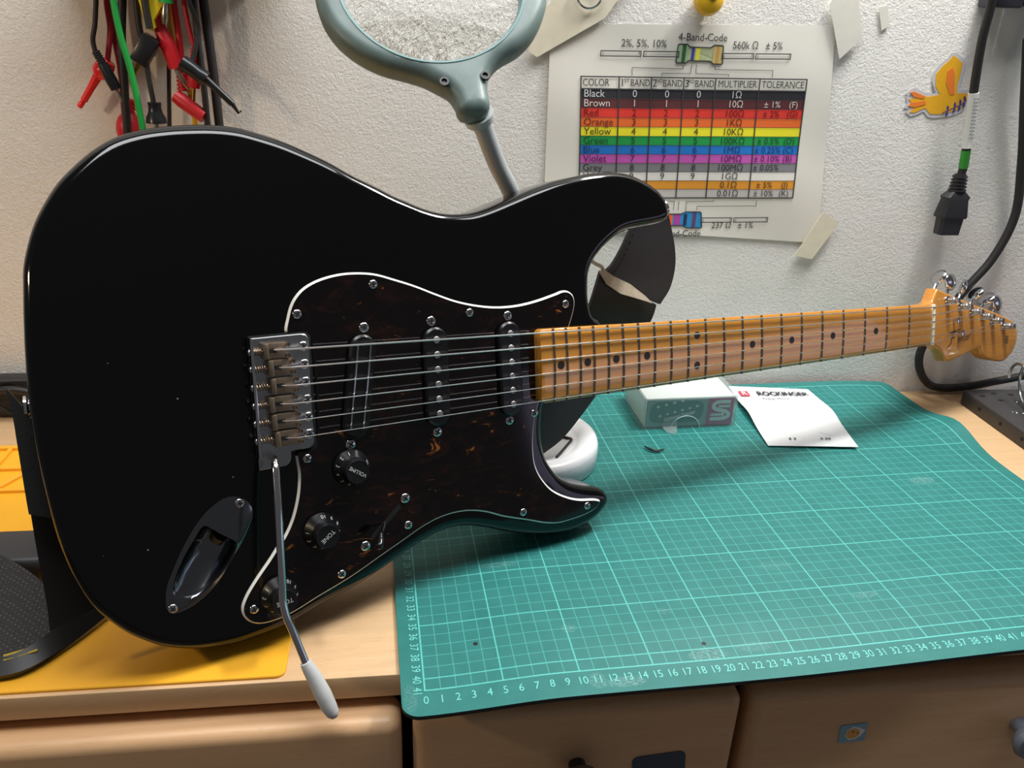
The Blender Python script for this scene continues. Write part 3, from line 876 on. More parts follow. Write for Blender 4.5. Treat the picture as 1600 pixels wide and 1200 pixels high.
# rim and underside
rim = [j for j in range(nx)] + [j * nx + nx - 1 for j in range(1, ny)] + [(ny - 1) * nx + i for i in range(nx - 2, -1, -1)] + [j * nx for j in range(ny - 2, 0, -1)]
mb = MB()
low_ = [v - Vector((0, 0, 0.003)) for v in vs]
n = len(rim)
mb.add([vs[i] for i in rim] + [low_[i] for i in rim], [(k, (k + 1) % n, n + (k + 1) % n, n + k) for k in range(n)])
mb.add(low_, [f[::-1] for f in fs])
mb.make('dark_core', mat('mat_core_black', (22, 30, 34), 0.6), cm, 'black core and underside')
up = lambda x, y: mat_warp(x, y) + Vector((0, 0, 0.00025))
NUMC = mat('mat_print_mint', (112, 204, 196), 0.5)
mb = MB()
for k in range(0, 58):
    write(mb, str(k), 0.0088, up, k * 0.01 + 0.0003, -0.0085, 0.0, 0.82)
mb.make('bottom_numerals', NUMC, cm)['kind'] = 'stuff'
mb = MB()
for k in range(1, 42):
    write(mb, str(k), 0.0080, up, -0.0047, (41 - k) * 0.01 - 0.0006, -math.pi / 2, 0.85)
mb.make('side_numerals', NUMC, cm)['kind'] = 'stuff'

# ================================================================ the electric guitar (local: x to headstock, y to bass side, z out of the face)
GM = Matrix(((0.940971, -0.021427, 0.337809, -0.07559), (0.329951, 0.280786, -0.901272, 0.10716), (-0.075540, 0.959531, 0.271281, 0.15749), (0, 0, 0, 1)))
guitar = thing('electric_guitar', 'black electric guitar with tortoiseshell pickguard and maple neck leaning on its side', 'guitar', matrix=GM)


def lacquer():
    m = mat('black_lacquer', (4, 4, 4), 0.09, spec=0.5)
    nt = m.node_tree
    b = nt.nodes['Principled BSDF']
    tc = N(nt, 'ShaderNodeTexCoord')
    v = N(nt, 'ShaderNodeTexVoronoi')
    v.inputs['Scale'].default_value = 85
    nt.links.new(tc.outputs['Object'], v.inputs['Vector'])
    n = N(nt, 'ShaderNodeTexNoise')
    n.inputs['Scale'].default_value = 31
    nt.links.new(tc.outputs['Object'], n.inputs['Vector'])
    k = math_node(nt, 'MULTIPLY', math_node(nt, 'LESS_THAN', v.outputs['Distance'], 0.045), math_node(nt, 'GREATER_THAN', n.outputs['Fac'], 0.56))
    c = mix_col(nt, math_node(nt, 'MULTIPLY', k, 0.45), srgb(4, 4, 4), srgb(190, 190, 195))
    nt.links.new(c, b.inputs['Base Color'])
    return m


def tortoise():
    m = bpy.data.materials.new('tortoiseshell_plastic')
    m.use_nodes = True
    nt = m.node_tree
    b = nt.nodes['Principled BSDF']
    tc = N(nt, 'ShaderNodeTexCoord')

    def flakes(sx, sy, sc_, lo, hi, rot):
        mp = N(nt, 'ShaderNodeMapping')
        mp.inputs['Scale'].default_value = (sx, sy, 1)
        mp.inputs['Rotation'].default_value = (0, 0, rot)
        nt.links.new(tc.outputs['Object'], mp.inputs[0])
        n = N(nt, 'ShaderNodeTexNoise')
        n.inputs['Scale'].default_value = sc_
        n.inputs['Detail'].default_value = 5
        n.inputs['Roughness'].default_value = 0.68
        n.inputs['Distortion'].default_value = 1.3
        nt.links.new(mp.outputs[0], n.inputs['Vector'])
        r = N(nt, 'ShaderNodeMapRange')
        r.inputs['From Min'].default_value = lo
        r.inputs['From Max'].default_value = hi
        nt.links.new(n.outputs['Fac'], r.inputs['Value'])
        return r.outputs[0]
    red = flakes(1, 2.2, 36, 0.50, 0.72, 0.15)
    org = flakes(1, 2.6, 34, 0.615, 0.69, 0.25)
    gate = flakes(1, 1.6, 17, 0.50, 0.57, -0.1)
    c = mix_col(nt, red, srgb(11, 7, 7), srgb(36, 17, 14))
    c = mix_col(nt, math_node(nt, 'MULTIPLY', org, gate), c, srgb(170, 98, 36))
    nt.links.new(c, b.inputs['Base Color'])
    b.inputs['Roughness'].default_value = 0.08
    b.inputs['Coat Weight'].default_value = 0.0
    b.inputs['Coat Roughness'].default_value = 0.03
    return m


LACQ = lacquer()
TORT = tortoise()
CHROME = mat('chrome', (205, 205, 208), 0.13, 1.0)
NICKEL = mat('worn_nickel', (158, 140, 120), 0.42, 1.0, noise=(420, 0.3))
STEEL = mat('steel_string', (226, 222, 222), 0.36, 1.0)
BLACKP = mat('black_plastic', (15, 15, 16), 0.3)
SLOTB = mat('recess_black', (6, 6, 6), 0.8)
WHITEP = mat('white_ply', (232, 232, 226), 0.4)


def soft(s, k=0.012):
    return k * math.log1p(math.exp(s / k)) if s / k < 30 else s


def forearm(x, y):
    return 0.30 * soft((x - 0.06) * -0.394 + (y - 0.150) * 0.919)


JO = [(-44.0, -63.1), (-37.9, -65.5), (-33.5, -70.9), (-32.7, -76.6), (-34.8, -82.6), (-40.1, -92.7), (-49.1, -106.2), (-59.6, -119.3), (-71.9, -128.3), (-80.5, -131.2), (-85.8, -131.4), (-88.5, -128.8), (-89.0, -122.4), (-87.4, -112.8), (-83.3, -103.8), (-76.2, -90.4), (-68.4, -78.7), (-61.7, -71.2), (-55.1, -66.2), (-49.5, -63.4)]
JI = [(-62.3, -78.6), (-53.4, -85.8), (-44.5, -93.1), (-44.3, -96.1), (-47.5, -102), (-52.5, -108.9), (-61.8, -117.9), (-69.9, -122.8), (-77.6, -123.5), (-83.9, -118.6), (-83.2, -110.5), (-76.7, -96.9), (-68.2, -84.5), (-64, -79)]
JO = [(a / 1000, b / 1000) for a, b in JO]
JI = [(a / 1000, b / 1000) for a, b in JI]
body_out = catmull(BODY, 6, True)
jcen = (-0.0645, -0.1015)
jhole = [(jcen[0] + (x - jcen[0]) * 1.04, jcen[1] + (y - jcen[1]) * 1.04) for x, y in catmull(JI, 3, True)]
body = plate(body_out, 0.0, -0.0445, 0.0075, 0.011, jhole, forearm, 6, 0.0045).make('body', LACQ, guitar, smooth=50)

# pickguard: tortoiseshell face, white bevelled edge
sm = []
K = len(GUARD)
go = resample(catmull(GUARD, 5, True), 0.0016)
go = ccw(go)
gi = offset(go, 0.0013)
n = len(go)
pg = MB().add([(x, y, 0.0023) for x, y in gi], [tuple(range(n))]).make('pickguard', TORT, guitar, 'dark tortoiseshell pickguard', smooth=None)
mb = MB()
mb.add([(x, y, 0.0) for x, y in go] + [(x, y, 0.0008) for x, y in go] + [(x, y, 0.0023) for x, y in gi],
       [(i, (i + 1) % n, n + (i + 1) % n, n + i) for i in range(n)] + [(n + i, n + (i + 1) % n, 2 * n + (i + 1) % n, 2 * n + i) for i in range(n)])
def cut(f):
    a = mb.v[f[0]]
    return -0.0034 < a[0] < 0.0140 and -0.0415 < a[1] < 0.0385
allf = mb.f
mb.f = [f for f in allf if not cut(f)]
mb.make('bevelled_edge', WHITEP, pg, 'white bevelled edge of the pickguard', smooth=None)
mb.f = [f for f in allf if cut(f)]
mb.make('bridge_cutout_edge', SLOTB, pg, 'black edge of the bridge cutout', smooth=None)


def screw_mesh(r, h=0.0011):
    bm_ = MB().lathe([(r, 0), (r * 0.97, h * 0.35), (r * 0.75, h * 0.8), (r * 0.35, h), (0, h * 1.02)], 16)
    me_ = bpy.data.meshes.new('screw_head')
    me_.from_pydata(bm_.v, [], bm_.f)
    cr = MB()
    for a in (0.6, 0.6 + math.pi / 2):
        cr.box((-r * 0.62, -r * 0.13, h * 0.62), (r * 0.62, r * 0.13, h * 1.10), 0, Matrix.Rotation(a, 4, 'Z'))
    mc = bpy.data.meshes.new('cross_slot')
    mc.from_pydata(cr.v, [], cr.f)
    mc.materials.append(SLOTB)
    me_.materials.append(CHROME)
    me_.polygons.foreach_set('use_smooth', [True] * len(me_.polygons))
    return me_, mc


SCREWS = {}


def screw(name, pos, r, parent, axis=None, slot=True):
    """screw head on a part (a sub-part); its cross slot is cut into the same mesh group"""
    if r not in SCREWS:
        SCREWS[r] = screw_mesh(r)
    a, b_ = SCREWS[r]
    me_ = a
    key = ('j', r)
    if key not in SCREWS:
        j = MB()
        j.add([v.co for v in a.vertices], [tuple(p.vertices) for p in a.polygons])
        na = len(a.polygons)
        j.add([v.co for v in b_.vertices], [tuple(p.vertices) for p in b_.polygons])
        mj = bpy.data.meshes.new('screw')
        mj.from_pydata(j.v, [], j.f)
        mj.materials.append(CHROME)
        mj.materials.append(SLOTB)
        for i, p in enumerate(mj.polygons):
            p.material_index = 0 if i < na else 1
            p.use_smooth = i < na
        SCREWS[key] = mj
    o = bpy.data.objects.new(name, SCREWS[key])
    col.objects.link(o)
    o.parent = parent
    o.location = pos
    o.rotation_euler = (0, 0, random.uniform(0, 3))
    if axis is not None:
        o.rotation_euler = Vector(axis).to_track_quat('Z', 'Y').to_euler()
    return o


for x, y in ((57.0, 66.5), (4.7, 49.7), (128.1, 43.3), (210.0, 45.0), (179.3, -36.1), (226.1, -117.4), (166.9, -111.8), (72.7, -103.9), (22.4, -129.2), (-37.1, -139.8), (4.6, -45.3)):
    screw('pickguard_screw', (x / 1000, y / 1000, 0.0023), 0.0031, pg)

# ---------------------------------------------------------------- pickups
def stadium(L, w, n=10):
    return [(w / 2 * math.cos(a), (L / 2 - w / 2) * (1 if math.sin(a) >= 0 and k <= n else -1) + w / 2 * math.sin(a)) for k, a in [(k, math.pi * k / n) for k in range(n + 1)]] + \
           [(w / 2 * math.cos(a), -(L / 2 - w / 2) + w / 2 * math.sin(a)) for a in [math.pi + math.pi * k / n for k in range(n + 1)]]


def pickup(cx, cy, ang, rails, sc_, lab):
    M = Matrix.Translation((cx, cy, 0)) @ Matrix.Rotation(ang, 4, 'Z')
    p = MB().prism(stadium(0.070, 0.0185), 0.0015, 0.0068, 0.0014, M).make('pickup', mat('pickup_cover_black', (13, 13, 14), 0.28), guitar, lab)
    if rails:
        for dx in (-0.0044, 0.0044):
            MB().box((dx - 0.0006, -0.0285, 0.006), (dx + 0.0006, 0.0285, 0.0082), 0.0003, M).make('blade_rail', CHROME, p)
    else:
        for k in range(6):
            MB().lathe([(0.0025, 0.006), (0.0025, 0.0076), (0.0021, 0.0080), (0, 0.0080)], 14, M @ Matrix.Translation((0, 0.0262 - k * 0.01048, 0))).make('pole_piece', mat('magnet_pole_grey', (150, 148, 146), 0.4, 0.9), p)
    for x, y in sc_:
        screw('mounting_screw', (x / 1000, y / 1000, 0.0023), 0.0036, p)
    return p


pickup(0.1585, 0.0, 0.01, False, ((159.1, 39.1), (157.7, -38.8)), 'neck pickup with six grey pole pieces')
pickup(0.0990, 0.0, -0.005, False, ((97.8, 39.1), (98.6, -39.9)), 'middle pickup with six grey pole pieces')
pickup(0.0422, -0.0010, -0.155, True, ((48.8, 38.0), (34.4, -40.0)), 'slanted bridge pickup with two chrome rails')

# ---------------------------------------------------------------- bridge with saddles
bp_out = [(-26.4, 36.4), (5.5, 37.2), (8.6, 36.6), (10.7, 34.0), (10.2, 0), (9.8, -34.0), (8.9, -36.7), (6.5, -37.9), (-5.6, -38.6), (-6.0, -43.0), (-7.6, -46.2), (-10.1, -47.7), (-26.9, -48.3), (-26.8, -40.0)]
MB().prism([(a / 1000 + (0.0016 if a > 0 else -0.0005), b / 1000 * 1.03) for a, b in bp_out[:8]] + [(-0.026, -0.0395)], 0.0, 0.00245).make('bridge_cavity', SLOTB, guitar, 'black gap around the bridge plate', smooth=None)
bridge = MB().prism([(a / 1000, b / 1000) for a, b in bp_out], 0.0012, 0.0042, 0.0006).make('bridge_plate', mat('satin_chrome', (176, 178, 182), 0.26, 1.0), guitar, 'chrome tremolo bridge plate')
MB().box((-0.0282, -0.0392, 0.0015), (-0.0262, 0.0366, 0.0125), 0.0005).make('bent_back_lip', CHROME, bridge)
for x, y in ((6.7, 29.0), (6.7, 17.4), (6.7, 5.9), (6.8, -5.7), (6.8, -17.2), (6.6, -28.6)):
    screw('pivot_screw', (x / 1000, y / 1000, 0.0042), 0.0033, bridge)
SL = [(-20.1, 33.5), (-17.8, 22.7), (-17.1, 11.1), (-19.0, -0.5), (-18.3, -11.8), (-17.0, -23.1)]
SR = [-5.3, -2.6, -1.4, -2.9, -1.8, -0.9]
SADC = []
for i in range(6):
    l, yt = SL[i][0] / 1000, SL[i][1] / 1000
    r = SR[i] / 1000
    yc = yt - 0.0055
    SADC.append((l, r, yc))
    mb = MB()
    mb.box((l + 0.0022, yc - 0.0051, 0.0062), (r, yc + 0.0051, 0.0086), 0.0006)
    mb.box((l, yc - 0.0051, 0.0046), (l + 0.0034, yc + 0.0051, 0.0118), 0.0008)
    s = mb.make('saddle', NICKEL, bridge)
    MB().prism([(l + 0.0062 + (a * 0.0026 if abs(b) > 0 else 0), yc + b) for a, b in ((-1, 0.0013), (1, 0.0013), (1, -0.0013), (-1, -0.0013))], 0.0080, 0.0087).make('string_slot', SLOTB, bridge, smooth=None)
    for dy in (-0.0034, 0.0034):
        mb = MB().lathe([(0.0015, 0.0042), (0.0015, 0.0098), (0.0008, 0.0098), (0.0008, 0.0088), (0, 0.0088)], 12, Matrix.Translation((r + 0.0011, yc + dy, 0)))
        mb.make('height_screw', NICKEL, bridge)
    # intonation screw with its spring
    mb = MB()
    mb.tube([(-0.0285, yc, 0.0082), (l + 0.001, yc, 0.0082)], 0.0008, 8)
    L0 = l + 0.0262 - 0.0012
    tn = 5
    hel = [(-0.0262 + 0.0006 + L0 * t / (tn * 12), yc + 0.0019 * math.cos(t * math.pi / 6), 0.0082 + 0.0019 * math.sin(t * math.pi / 6)) for t in range(tn * 12 + 1)]
    mb.tube(hel, 0.00042, 5)
    mb.make('intonation_spring', NICKEL, bridge)
    screw('intonation_screw', (-0.0282, yc, 0.0082), 0.0024, bridge, (-1, 0, 0))

arm = MB()
AP = [(-18.4, -40.8, 3), (-19.2, -40.2, 14), (-20.6, -42.5, 21), (-21.6, -50, 25), (-23.3, -68.6, 32), (-25.6, -112, 37), (-26.2, -124.5, 38), (-25.4, -133, 39.5), (-22.8, -142, 41), (-16.4, -165.3, 45)]
arm.tube([tuple(c / 1000 for c in p) for p in AP], [0.0025], 14, 6)
am = arm.make('tremolo_arm', CHROME, guitar, 'bent chrome tremolo arm')
MB().tube([(-0.0168, -0.1640, 0.0448), (-0.0158, -0.1668, 0.0453), (-0.0130, -0.1735, 0.0464), (-0.0085, -0.186, 0.0484), (-0.0052, -0.1955, 0.0496), (-0.0034, -0.2000, 0.0501), (-0.0026, -0.2022, 0.0503), (-0.0023, -0.2030, 0.0504)], [0.0036, 0.0040, 0.0047, 0.0054, 0.0049, 0.0040, 0.0024, 0.0004], 18, 3).make('arm_tip', mat('pale_grey_tip', (206, 208, 206), 0.5), am, 'pale grey plastic tip')

# ---------------------------------------------------------------- knobs
KNOBM = mat('knob_black', (16, 17, 19), 0.33)
PRINTW = mat('knob_print_white', (214, 214, 208), 0.5)


def knob(cx, cy, word, theta):
    M = Matrix.Translation((cx, cy, 0.0024))
    prof = [(0.0127, 0), (0.0128, 0.0012), (0.0122, 0.0022), (0.0094, 0.0068), (0.0090, 0.0076), (0.0088, 0.0082), (0.0085, 0.0142), (0.0078, 0.0151), (0.0070, 0.0150), (0.0, 0.0148)]
    k = MB().lathe(prof, 64, M, (5, 6, 0.00045)).make('control_knob', KNOBM, guitar)
    mb = MB()
    write(mb, word, 0.0042 if word == 'TONE' else 0.0036, lambda x, y: (cx + x, cy + y, 0.0024 + 0.01525), 0, 0, theta, 0.95)
    for q in range(1, 11):
        a = theta - math.radians(46) + math.radians(30.5) * (q - 1)

        def sk(x, y, a=a):
            # x tangential, y outward along the skirt slope
            rr = 0.0109 + y * 0.52
            zz = 0.0045 - y * 0.85 + 0.00025
            t = x / 0.0109
            return (cx + rr * math.cos(a + t), cy + rr * math.sin(a + t), 0.0024 + zz)
        write(mb, str(q), 0.0046, lambda x, y: sk(x, -y) if False else sk(-x * -1, -y), 0, 0, 0, 0.8)
    mb.make('printed_scale', PRINTW, k)
    return k


knob(0.0334, -0.0558, 'VOLUME', math.radians(147))
knob(0.0105, -0.0958, 'TONE', math.radians(218))
knob(-0.0205, -0.1335, 'TONE', math.radians(188))

# ---------------------------------------------------------------- pickup selector
sw = MB()
a, b = Vector((0.0657, -0.0900)), Vector((0.0473, -0.1065))
d = (b - a).normalized() * 0.0022
nn_ = Vector((-d.y, d.x)) * 0.75
sw.prism([a - d + nn_, a - d - nn_, b + d - nn_, b + d + nn_], 0.0020, 0.00245)
swo = sw.make('pickup_selector', SLOTB, guitar, 'black selector slot with chrome lever', smooth=None)
MB().tube([(0.0560, -0.0985, 0.000), (0.0515, -0.1015, 0.0085), (0.0478, -0.1030, 0.0145)], [0.0012, 0.0014, 0.0014], 8, 4, flat=1.0).make('lever', CHROME, swo)
MB().tube([(0.0482, -0.1026, 0.0135), (0.0462, -0.1055, 0.0175), (0.0440, -0.1085, 0.021), (0.0432, -0.1098, 0.0222)], [0.0016, 0.0026, 0.0025, 0.0008], 12, 4).make('lever_tip', mat('lever_tip_black', (18, 18, 22), 0.15), swo)
for x, y in ((71.4, -84.0), (40.4, -112.8)):
    screw('switch_screw', (x / 1000, y / 1000, 0.0023), 0.0036, swo)

# ---------------------------------------------------------------- jack plate
jp = MB()
Jo = resample(catmull(JO, 5, True), 0.003)
Jo = ccw(Jo)
Jn = len(Jo)
Ji0 = catmull(JI, 6, True)
Ji = []
for x, y in Jo:   # matching inner points by direction from the centre
    a = math.atan2(y - jcen[1], x - jcen[0])
    best = min(Ji0, key=lambda q: abs((math.atan2(q[1] - jcen[1], q[0] - jcen[0]) - a + math.pi) % (2 * math.pi) - math.pi))
    Ji.append((float(best[0]), float(best[1])))
rings = [[(x, y, 0.0) for x, y in Jo], [(x, y, 0.0006) for x, y in Jo], [(x, y, 0.0011) for x, y in offset(Jo, 0.0012)], [(x, y, 0.0016) for x, y in Ji]]
deep = (-0.0585, -0.0935)
for s_, dz in ((0.97, 0.0008), (0.93, -0.0006), (0.88, -0.003), (0.80, -0.0058), (0.66, -0.0085), (0.45, -0.0105), (0.2, -0.0112)):
    c = (jcen[0] + (deep[0] - jcen[0]) * (1 - s_) * 1.0, jcen[1] + (deep[1] - jcen[1]) * (1 - s_) * 1.0)
    rg = []
    for x, y in Ji:
        px_, py_ = c[0] + (x - jcen[0]) * s_, c[1] + (y - jcen[1]) * s_
        # shallower towards the tail end of the boat
        t = max(0.0, min(1.0, ((px_ + 0.0645) * -0.62 + (py_ + 0.1015) * -0.78 + 0.004) / 0.022))
        rg.append((px_, py_, dz * (1 - 0.62 * t)))
    rings.append(rg)
vs, fs = [], []
for rg in rings:
    vs += rg
for k in range(len(rings) - 1):
    for i in range(Jn):
        i2 = (i + 1) % Jn
        fs.append((k * Jn + i, k * Jn + i2, (k + 1) * Jn + i2, (k + 1) * Jn + i))
fs.append(tuple((len(rings) - 1) * Jn + i for i in range(Jn)))
jpo = jp.add(vs, fs).make('jack_plate', mat('dark_chrome', (120, 122, 126), 0.16, 1.0), guitar, 'boat shaped chrome jack plate', smooth=60)
ax = Vector((0.55, 0.70, 0.46)).normalized()
lathe_at([(0.0050, -0.003), (0.0050, 0.0012), (0.0040, 0.0015), (0.0032, 0.0012), (0.0032, -0.002), (0, -0.002)], (-0.0548, -0.0905, -0.0062), -ax, 20).make('jack_socket', mat('brass_socket', (120, 104, 80), 0.35, 1.0), jpo)
for x, y in ((-40.3, -68.0), (-85.5, -127.9)):
    screw('plate_screw', (x / 1000, y / 1000, 0.0011), 0.0030, jpo)

# ---------------------------------------------------------------- neck, frets, headstock
def maple():
    m = mat('amber_maple', (196, 132, 52), 0.22, coat=0.8, noise=(14, 0.22, (3, 30, 30)))
    return m


MAPLE = maple()
fx = lambda q: 0.648 * 2 ** (-q / 12)
hw = lambda x: (0.042 + (0.648 - x) / 0.4553 * 0.0135) / 2
ZB = 0.0105
sag = lambda x: hw(x) ** 2 / 0.482
ztop = lambda x, y: ZB + sag(x) * (1 - (y / hw(x)) ** 2)


def section(x, h, zb_, sg, dep, sq):
    P = [(y, zb_ + sg * (1 - (y / h) ** 2)) for y in np.linspace(h - 0.0008, -(h - 0.0008), 13)]
    P.append((-h, zb_ - 0.0008))
    for k in range(1, 14):
        a = math.pi * k / 14
        cy, cz = math.cos(a), math.sin(a)
        e = 0.55 if sq else 0.85
        P.append((-h * math.copysign(abs(cy) ** e, cy), zb_ - 0.004 - (dep - 0.004) * cz ** e))
    P.append((h, zb_ - 0.0008))
    return [(x, y, z) for y, z in P]


st_ = []
XE = 0.1812
st_.append(section(XE, hw(XE) - 0.003, ZB, sag(XE) * 0.9, 0.024, True))
st_.append(section(XE + 0.0009, hw(XE) - 0.0012, ZB, sag(XE), 0.0243, True))
st_.append(section(XE + 0.003, hw(XE), ZB, sag(XE), 0.0245, True))
for x in (0.21, 0.235, 0.245):
    st_.append(section(x, hw(x), ZB, sag(x), 0.0245, True))
for x in (0.265, 0.29, 0.35, 0.42, 0.50, 0.58, 0.635, 0.6515):
    st_.append(section(x, hw(x), ZB, sag(x), 0.0225 - 0.003 * (x - 0.26) / 0.4, False))
for x, dz in ((0.654, -0.003), (0.658, -0.007), (0.663, -0.0098), (0.668, -0.0110)):
    st_.append(section(x, 0.0209, ZB + dz, 0.0004, 0.0195 + dz * 0.45, False))
m_ = len(st_[0])
vs = [p for s_ in st_ for p in s_]
fs = [(i * m_ + k, i * m_ + (k + 1) % m_, (i + 1) * m_ + (k + 1) % m_, (i + 1) * m_ + k) for i in range(len(st_) - 1) for k in range(m_)]
fs += [tuple(range(m_)), tuple((len(st_) - 1) * m_ + k for k in range(m_))[::-1]]
neck = MB().add(vs, fs).make('neck', MAPLE, guitar, 'amber lacquered maple neck', smooth=45)
FRET = mat('nickel_fret', (160, 150, 140), 0.3, 1.0)
for q in range(1, 22):
    x = fx(q)
    pts = [(x, y, ztop(x, y) + 0.0001) for y in np.linspace(hw(x), -hw(x), 9)]
    MB().tube(pts, 0.0010, 8).make('fret', FRET, neck)
DOT = mat('black_inlay', (30, 24, 20), 0.35)
for q in (3, 5, 7, 9, 12, 12.5, 15, 17, 19, 21):
    k = int(q)
    x = (fx(k) + fx(k - 1)) / 2
    for y in ((0.0,) if k != 12 else ((0.0125,) if q == 12 else (-0.0125,))):
        MB().lathe([(0.0031, 0), (0.0031, 0.00035), (0, 0.00035)], 18, Matrix.Translation((x, y, ztop(x, y) - 0.0001))).make('position_dot', DOT, neck)
mb = MB()
mb.box((0.6478, -0.0208, ZB - 0.001), (0.6512, 0.0208, ZB + 0.0026), 0.0005)
mb.make('nut', mat('bone_nut', (226, 218, 192), 0.45), guitar, 'cream bone nut')

hd = [(0.640, 0.0200)] + [tuple(p) for p in HEAD[:1]] + [tuple(p) for p in HEAD[1:]] + [(0.640, -0.0200)]
seg1 = catmull(HEAD[1:], 4)
hd = [(0.640, 0.0195), (0.658, 0.0205), tuple(HEAD[0])] + [tuple(p) for p in seg1] + [(0.658, -0.0205), (0.640, -0.0195)]
head = plate(hd, -0.0005, -0.0148, 0.0022, 0.012, None, None, 3, 0.0032).make('headstock', MAPLE, guitar, 'amber maple headstock', smooth=50)
INK = mat('decal_ink', (58, 54, 52), 0.5)
fnh = lambda x, y: (x, y, -0.0002)
mb = MB()
# script style lettering, letters stepped along the decal
write(mb, 'F', 0.0190, fnh, 0.7025, -0.0190, 0.10, 0.8, 0.35)
write(mb, 'ender', 0.0125, fnh, 0.7235, -0.0190, 0.10, 0.78, 0.35)
bar(mb, (0.6955, -0.0128), (0.7150, -0.0098), 0.0011, fnh)
bar(mb, (0.6980, -0.0250), (0.6945, -0.0285), 0.0011, fnh)
mb.make('maker_decal', INK, head)
mb = MB()
for q in range(4):
    bar(mb, (0.8005, -0.0235 - q * 0.0024), (0.8055, -0.0240 - q * 0.0024), 0.0009, fnh)
mb.make('small_decal', INK, head)

POSTS = [(690.8, 22.5), (713.6, 15.0), (733.9, 8.3), (754.6, 2.0), (772.6, -3.8), (794.5, -11.4)]
KEYS = [(703.0, 43.4), (724.5, 37.4), (747.5, 30.2), (770.0, 23.4), (791.5, 16.5), (813.5, 9.4)]
TURN = [1.2, 0.15, 0.6, 1.35, 1.5, 0.1]
for (px_, py_), (kx, ky), tr in zip(POSTS, KEYS, TURN):
    px_, py_, kx, ky = px_ / 1000, py_ / 1000, kx / 1000, ky / 1000
    P_ = Vector((px_, py_, -0.020))
    Kp = Vector((kx, ky, -0.0205))
    t = (Kp - P_).normalized()
    tm = MB()
    tm.box((-0.0065, -0.0075, -0.0265), (0.0065, 0.009, -0.0146), 0.001, Matrix.Translation((px_, py_, 0)))
    tmo = tm.make('tuning_machine', CHROME, guitar)
    MB().lathe([(0.0048, -0.0008), (0.0048, 0.0008), (0.0036, 0.0016), (0.0030, 0.0018), (0.0030, 0.0052), (0.0024, 0.0062), (0.0024, 0.0095), (0.0030, 0.0115), (0.0027, 0.0124), (0, 0.0126)], 18, Matrix.Translation((px_, py_, 0))).make('string_post', CHROME, tmo)
    MB().tube([(px_ + 0.0032 * math.cos(a), py_ + 0.0032 * math.sin(a), 0.0048 + a * 0.00022) for a in np.linspace(0, 6 * math.pi, 40)], 0.00045, 5).make('string_winding', STEEL, tmo)
    MB().tube([P_, P_ + t * (Kp - P_).length], 0.0017, 8).make('key_shaft', CHROME, tmo)
    x_, y_, z_ = frame(t)
    x_, y_ = x_ * math.cos(tr) + y_ * math.sin(tr), y_ * math.cos(tr) - x_ * math.sin(tr)
    M = Matrix(((x_.x, y_.x, z_.x, Kp.x), (x_.y, y_.y, z_.y, Kp.y), (x_.z, y_.z, z_.z, Kp.z), (0, 0, 0, 1)))
    MB().ball((0, 0, 0.0030), (0.0118, 0.0042, 0.0088), M, 20, 12).make('key_button', CHROME, tmo)
for x, y in ((0.7031, 0.0009), (0.7116, -0.0133)):
    st = MB().box((x - 0.0022, y - 0.0035, 0.0045), (x + 0.0022, y + 0.0035, 0.0060), 0.0006)
    st.tube([(x, y, -0.0005), (x, y, 0.005)], 0.0014, 8)
    st.make('string_tree', CHROME, guitar)

# ---------------------------------------------------------------- strings
YB = [0.0285, 0.0170, 0.0054, -0.0062, -0.0173, -0.0285]
YN = np.linspace(0.0180, -0.0178, 6)
RAD = [0.00058, 0.00050, 0.00043, 0.00036, 0.00030, 0.00026]
for i in range(6):
    l, r, yc = SADC[i]
    px_, py_ = POSTS[i][0] / 1000, POSTS[i][1] / 1000 - 0.0030
    pts = [(l + 0.006, YB[i], 0.0070), (l + 0.0085, YB[i], 0.0100), (r - 0.001, YB[i], 0.0126), (0.648, YN[i], ZB + 0.0029), (0.6515, YN[i], ZB + 0.0024)]
    if i in (3, 4, 5):
        tx, ty = ((0.7031, 0.0005), (0.7116, -0.0133), (0.7116, -0.0140))[i - 3]
        pts.append((tx, ty if i != 3 else 0.0005, 0.0042))
    pts.append((px_, py_, 0.0060))
    MB().tube(pts, RAD[i], 7).make('string', STEEL, guitar)

# strap buttons
lathe_at([(0.004, 0), (0.004, 0.008), (0.0075, 0.010), (0.0075, 0.0125), (0, 0.013)], (0.3155, 0.1150, -0.023), (0.9, 0.3, 0), 18).make('strap_button', CHROME, guitar)
lathe_at([(0.004, -0.004), (0.004, 0.001), (0.0065, 0.002), (0.0065, 0.0035), (0, 0.004)], (-0.1485, 0.004, -0.023), (-1, 0, 0), 18).make('strap_button', CHROME, guitar)

# ================================================================ guitar strap (same frame as the guitar)
LEATHER = mat('black_leather', (38, 38, 38), 0.55, noise=(160, 0.25), bump=(900, 0.35, 0.0006))
strap = thing('guitar_strap', 'black leather and webbing guitar strap hanging behind the guitar', 'strap', matrix=GM)
MB().ribbon(STRAP_HORN, 0.0035).make('horn_tab', LEATHER, strap, 'black leather tab at the upper horn')
MB().ribbon(STRAP_MID, 0.0035).make('shoulder_band', LEATHER, strap)
# stitch row along the horn tab
mb = MB()
edge = catmull([tuple(np.array(a) * 0.90 + np.array(b) * 0.10 + np.array((0, 0, 0.0021))) for a, b in STRAP_HORN], 10)
for k in range(4, len(edge) - 3, 3):
    mb.tube([edge[k], edge[k + 1]], 0.0004, 5)
mb.make('stitching', mat('stitch_black', (14, 14, 14), 0.6), strap)
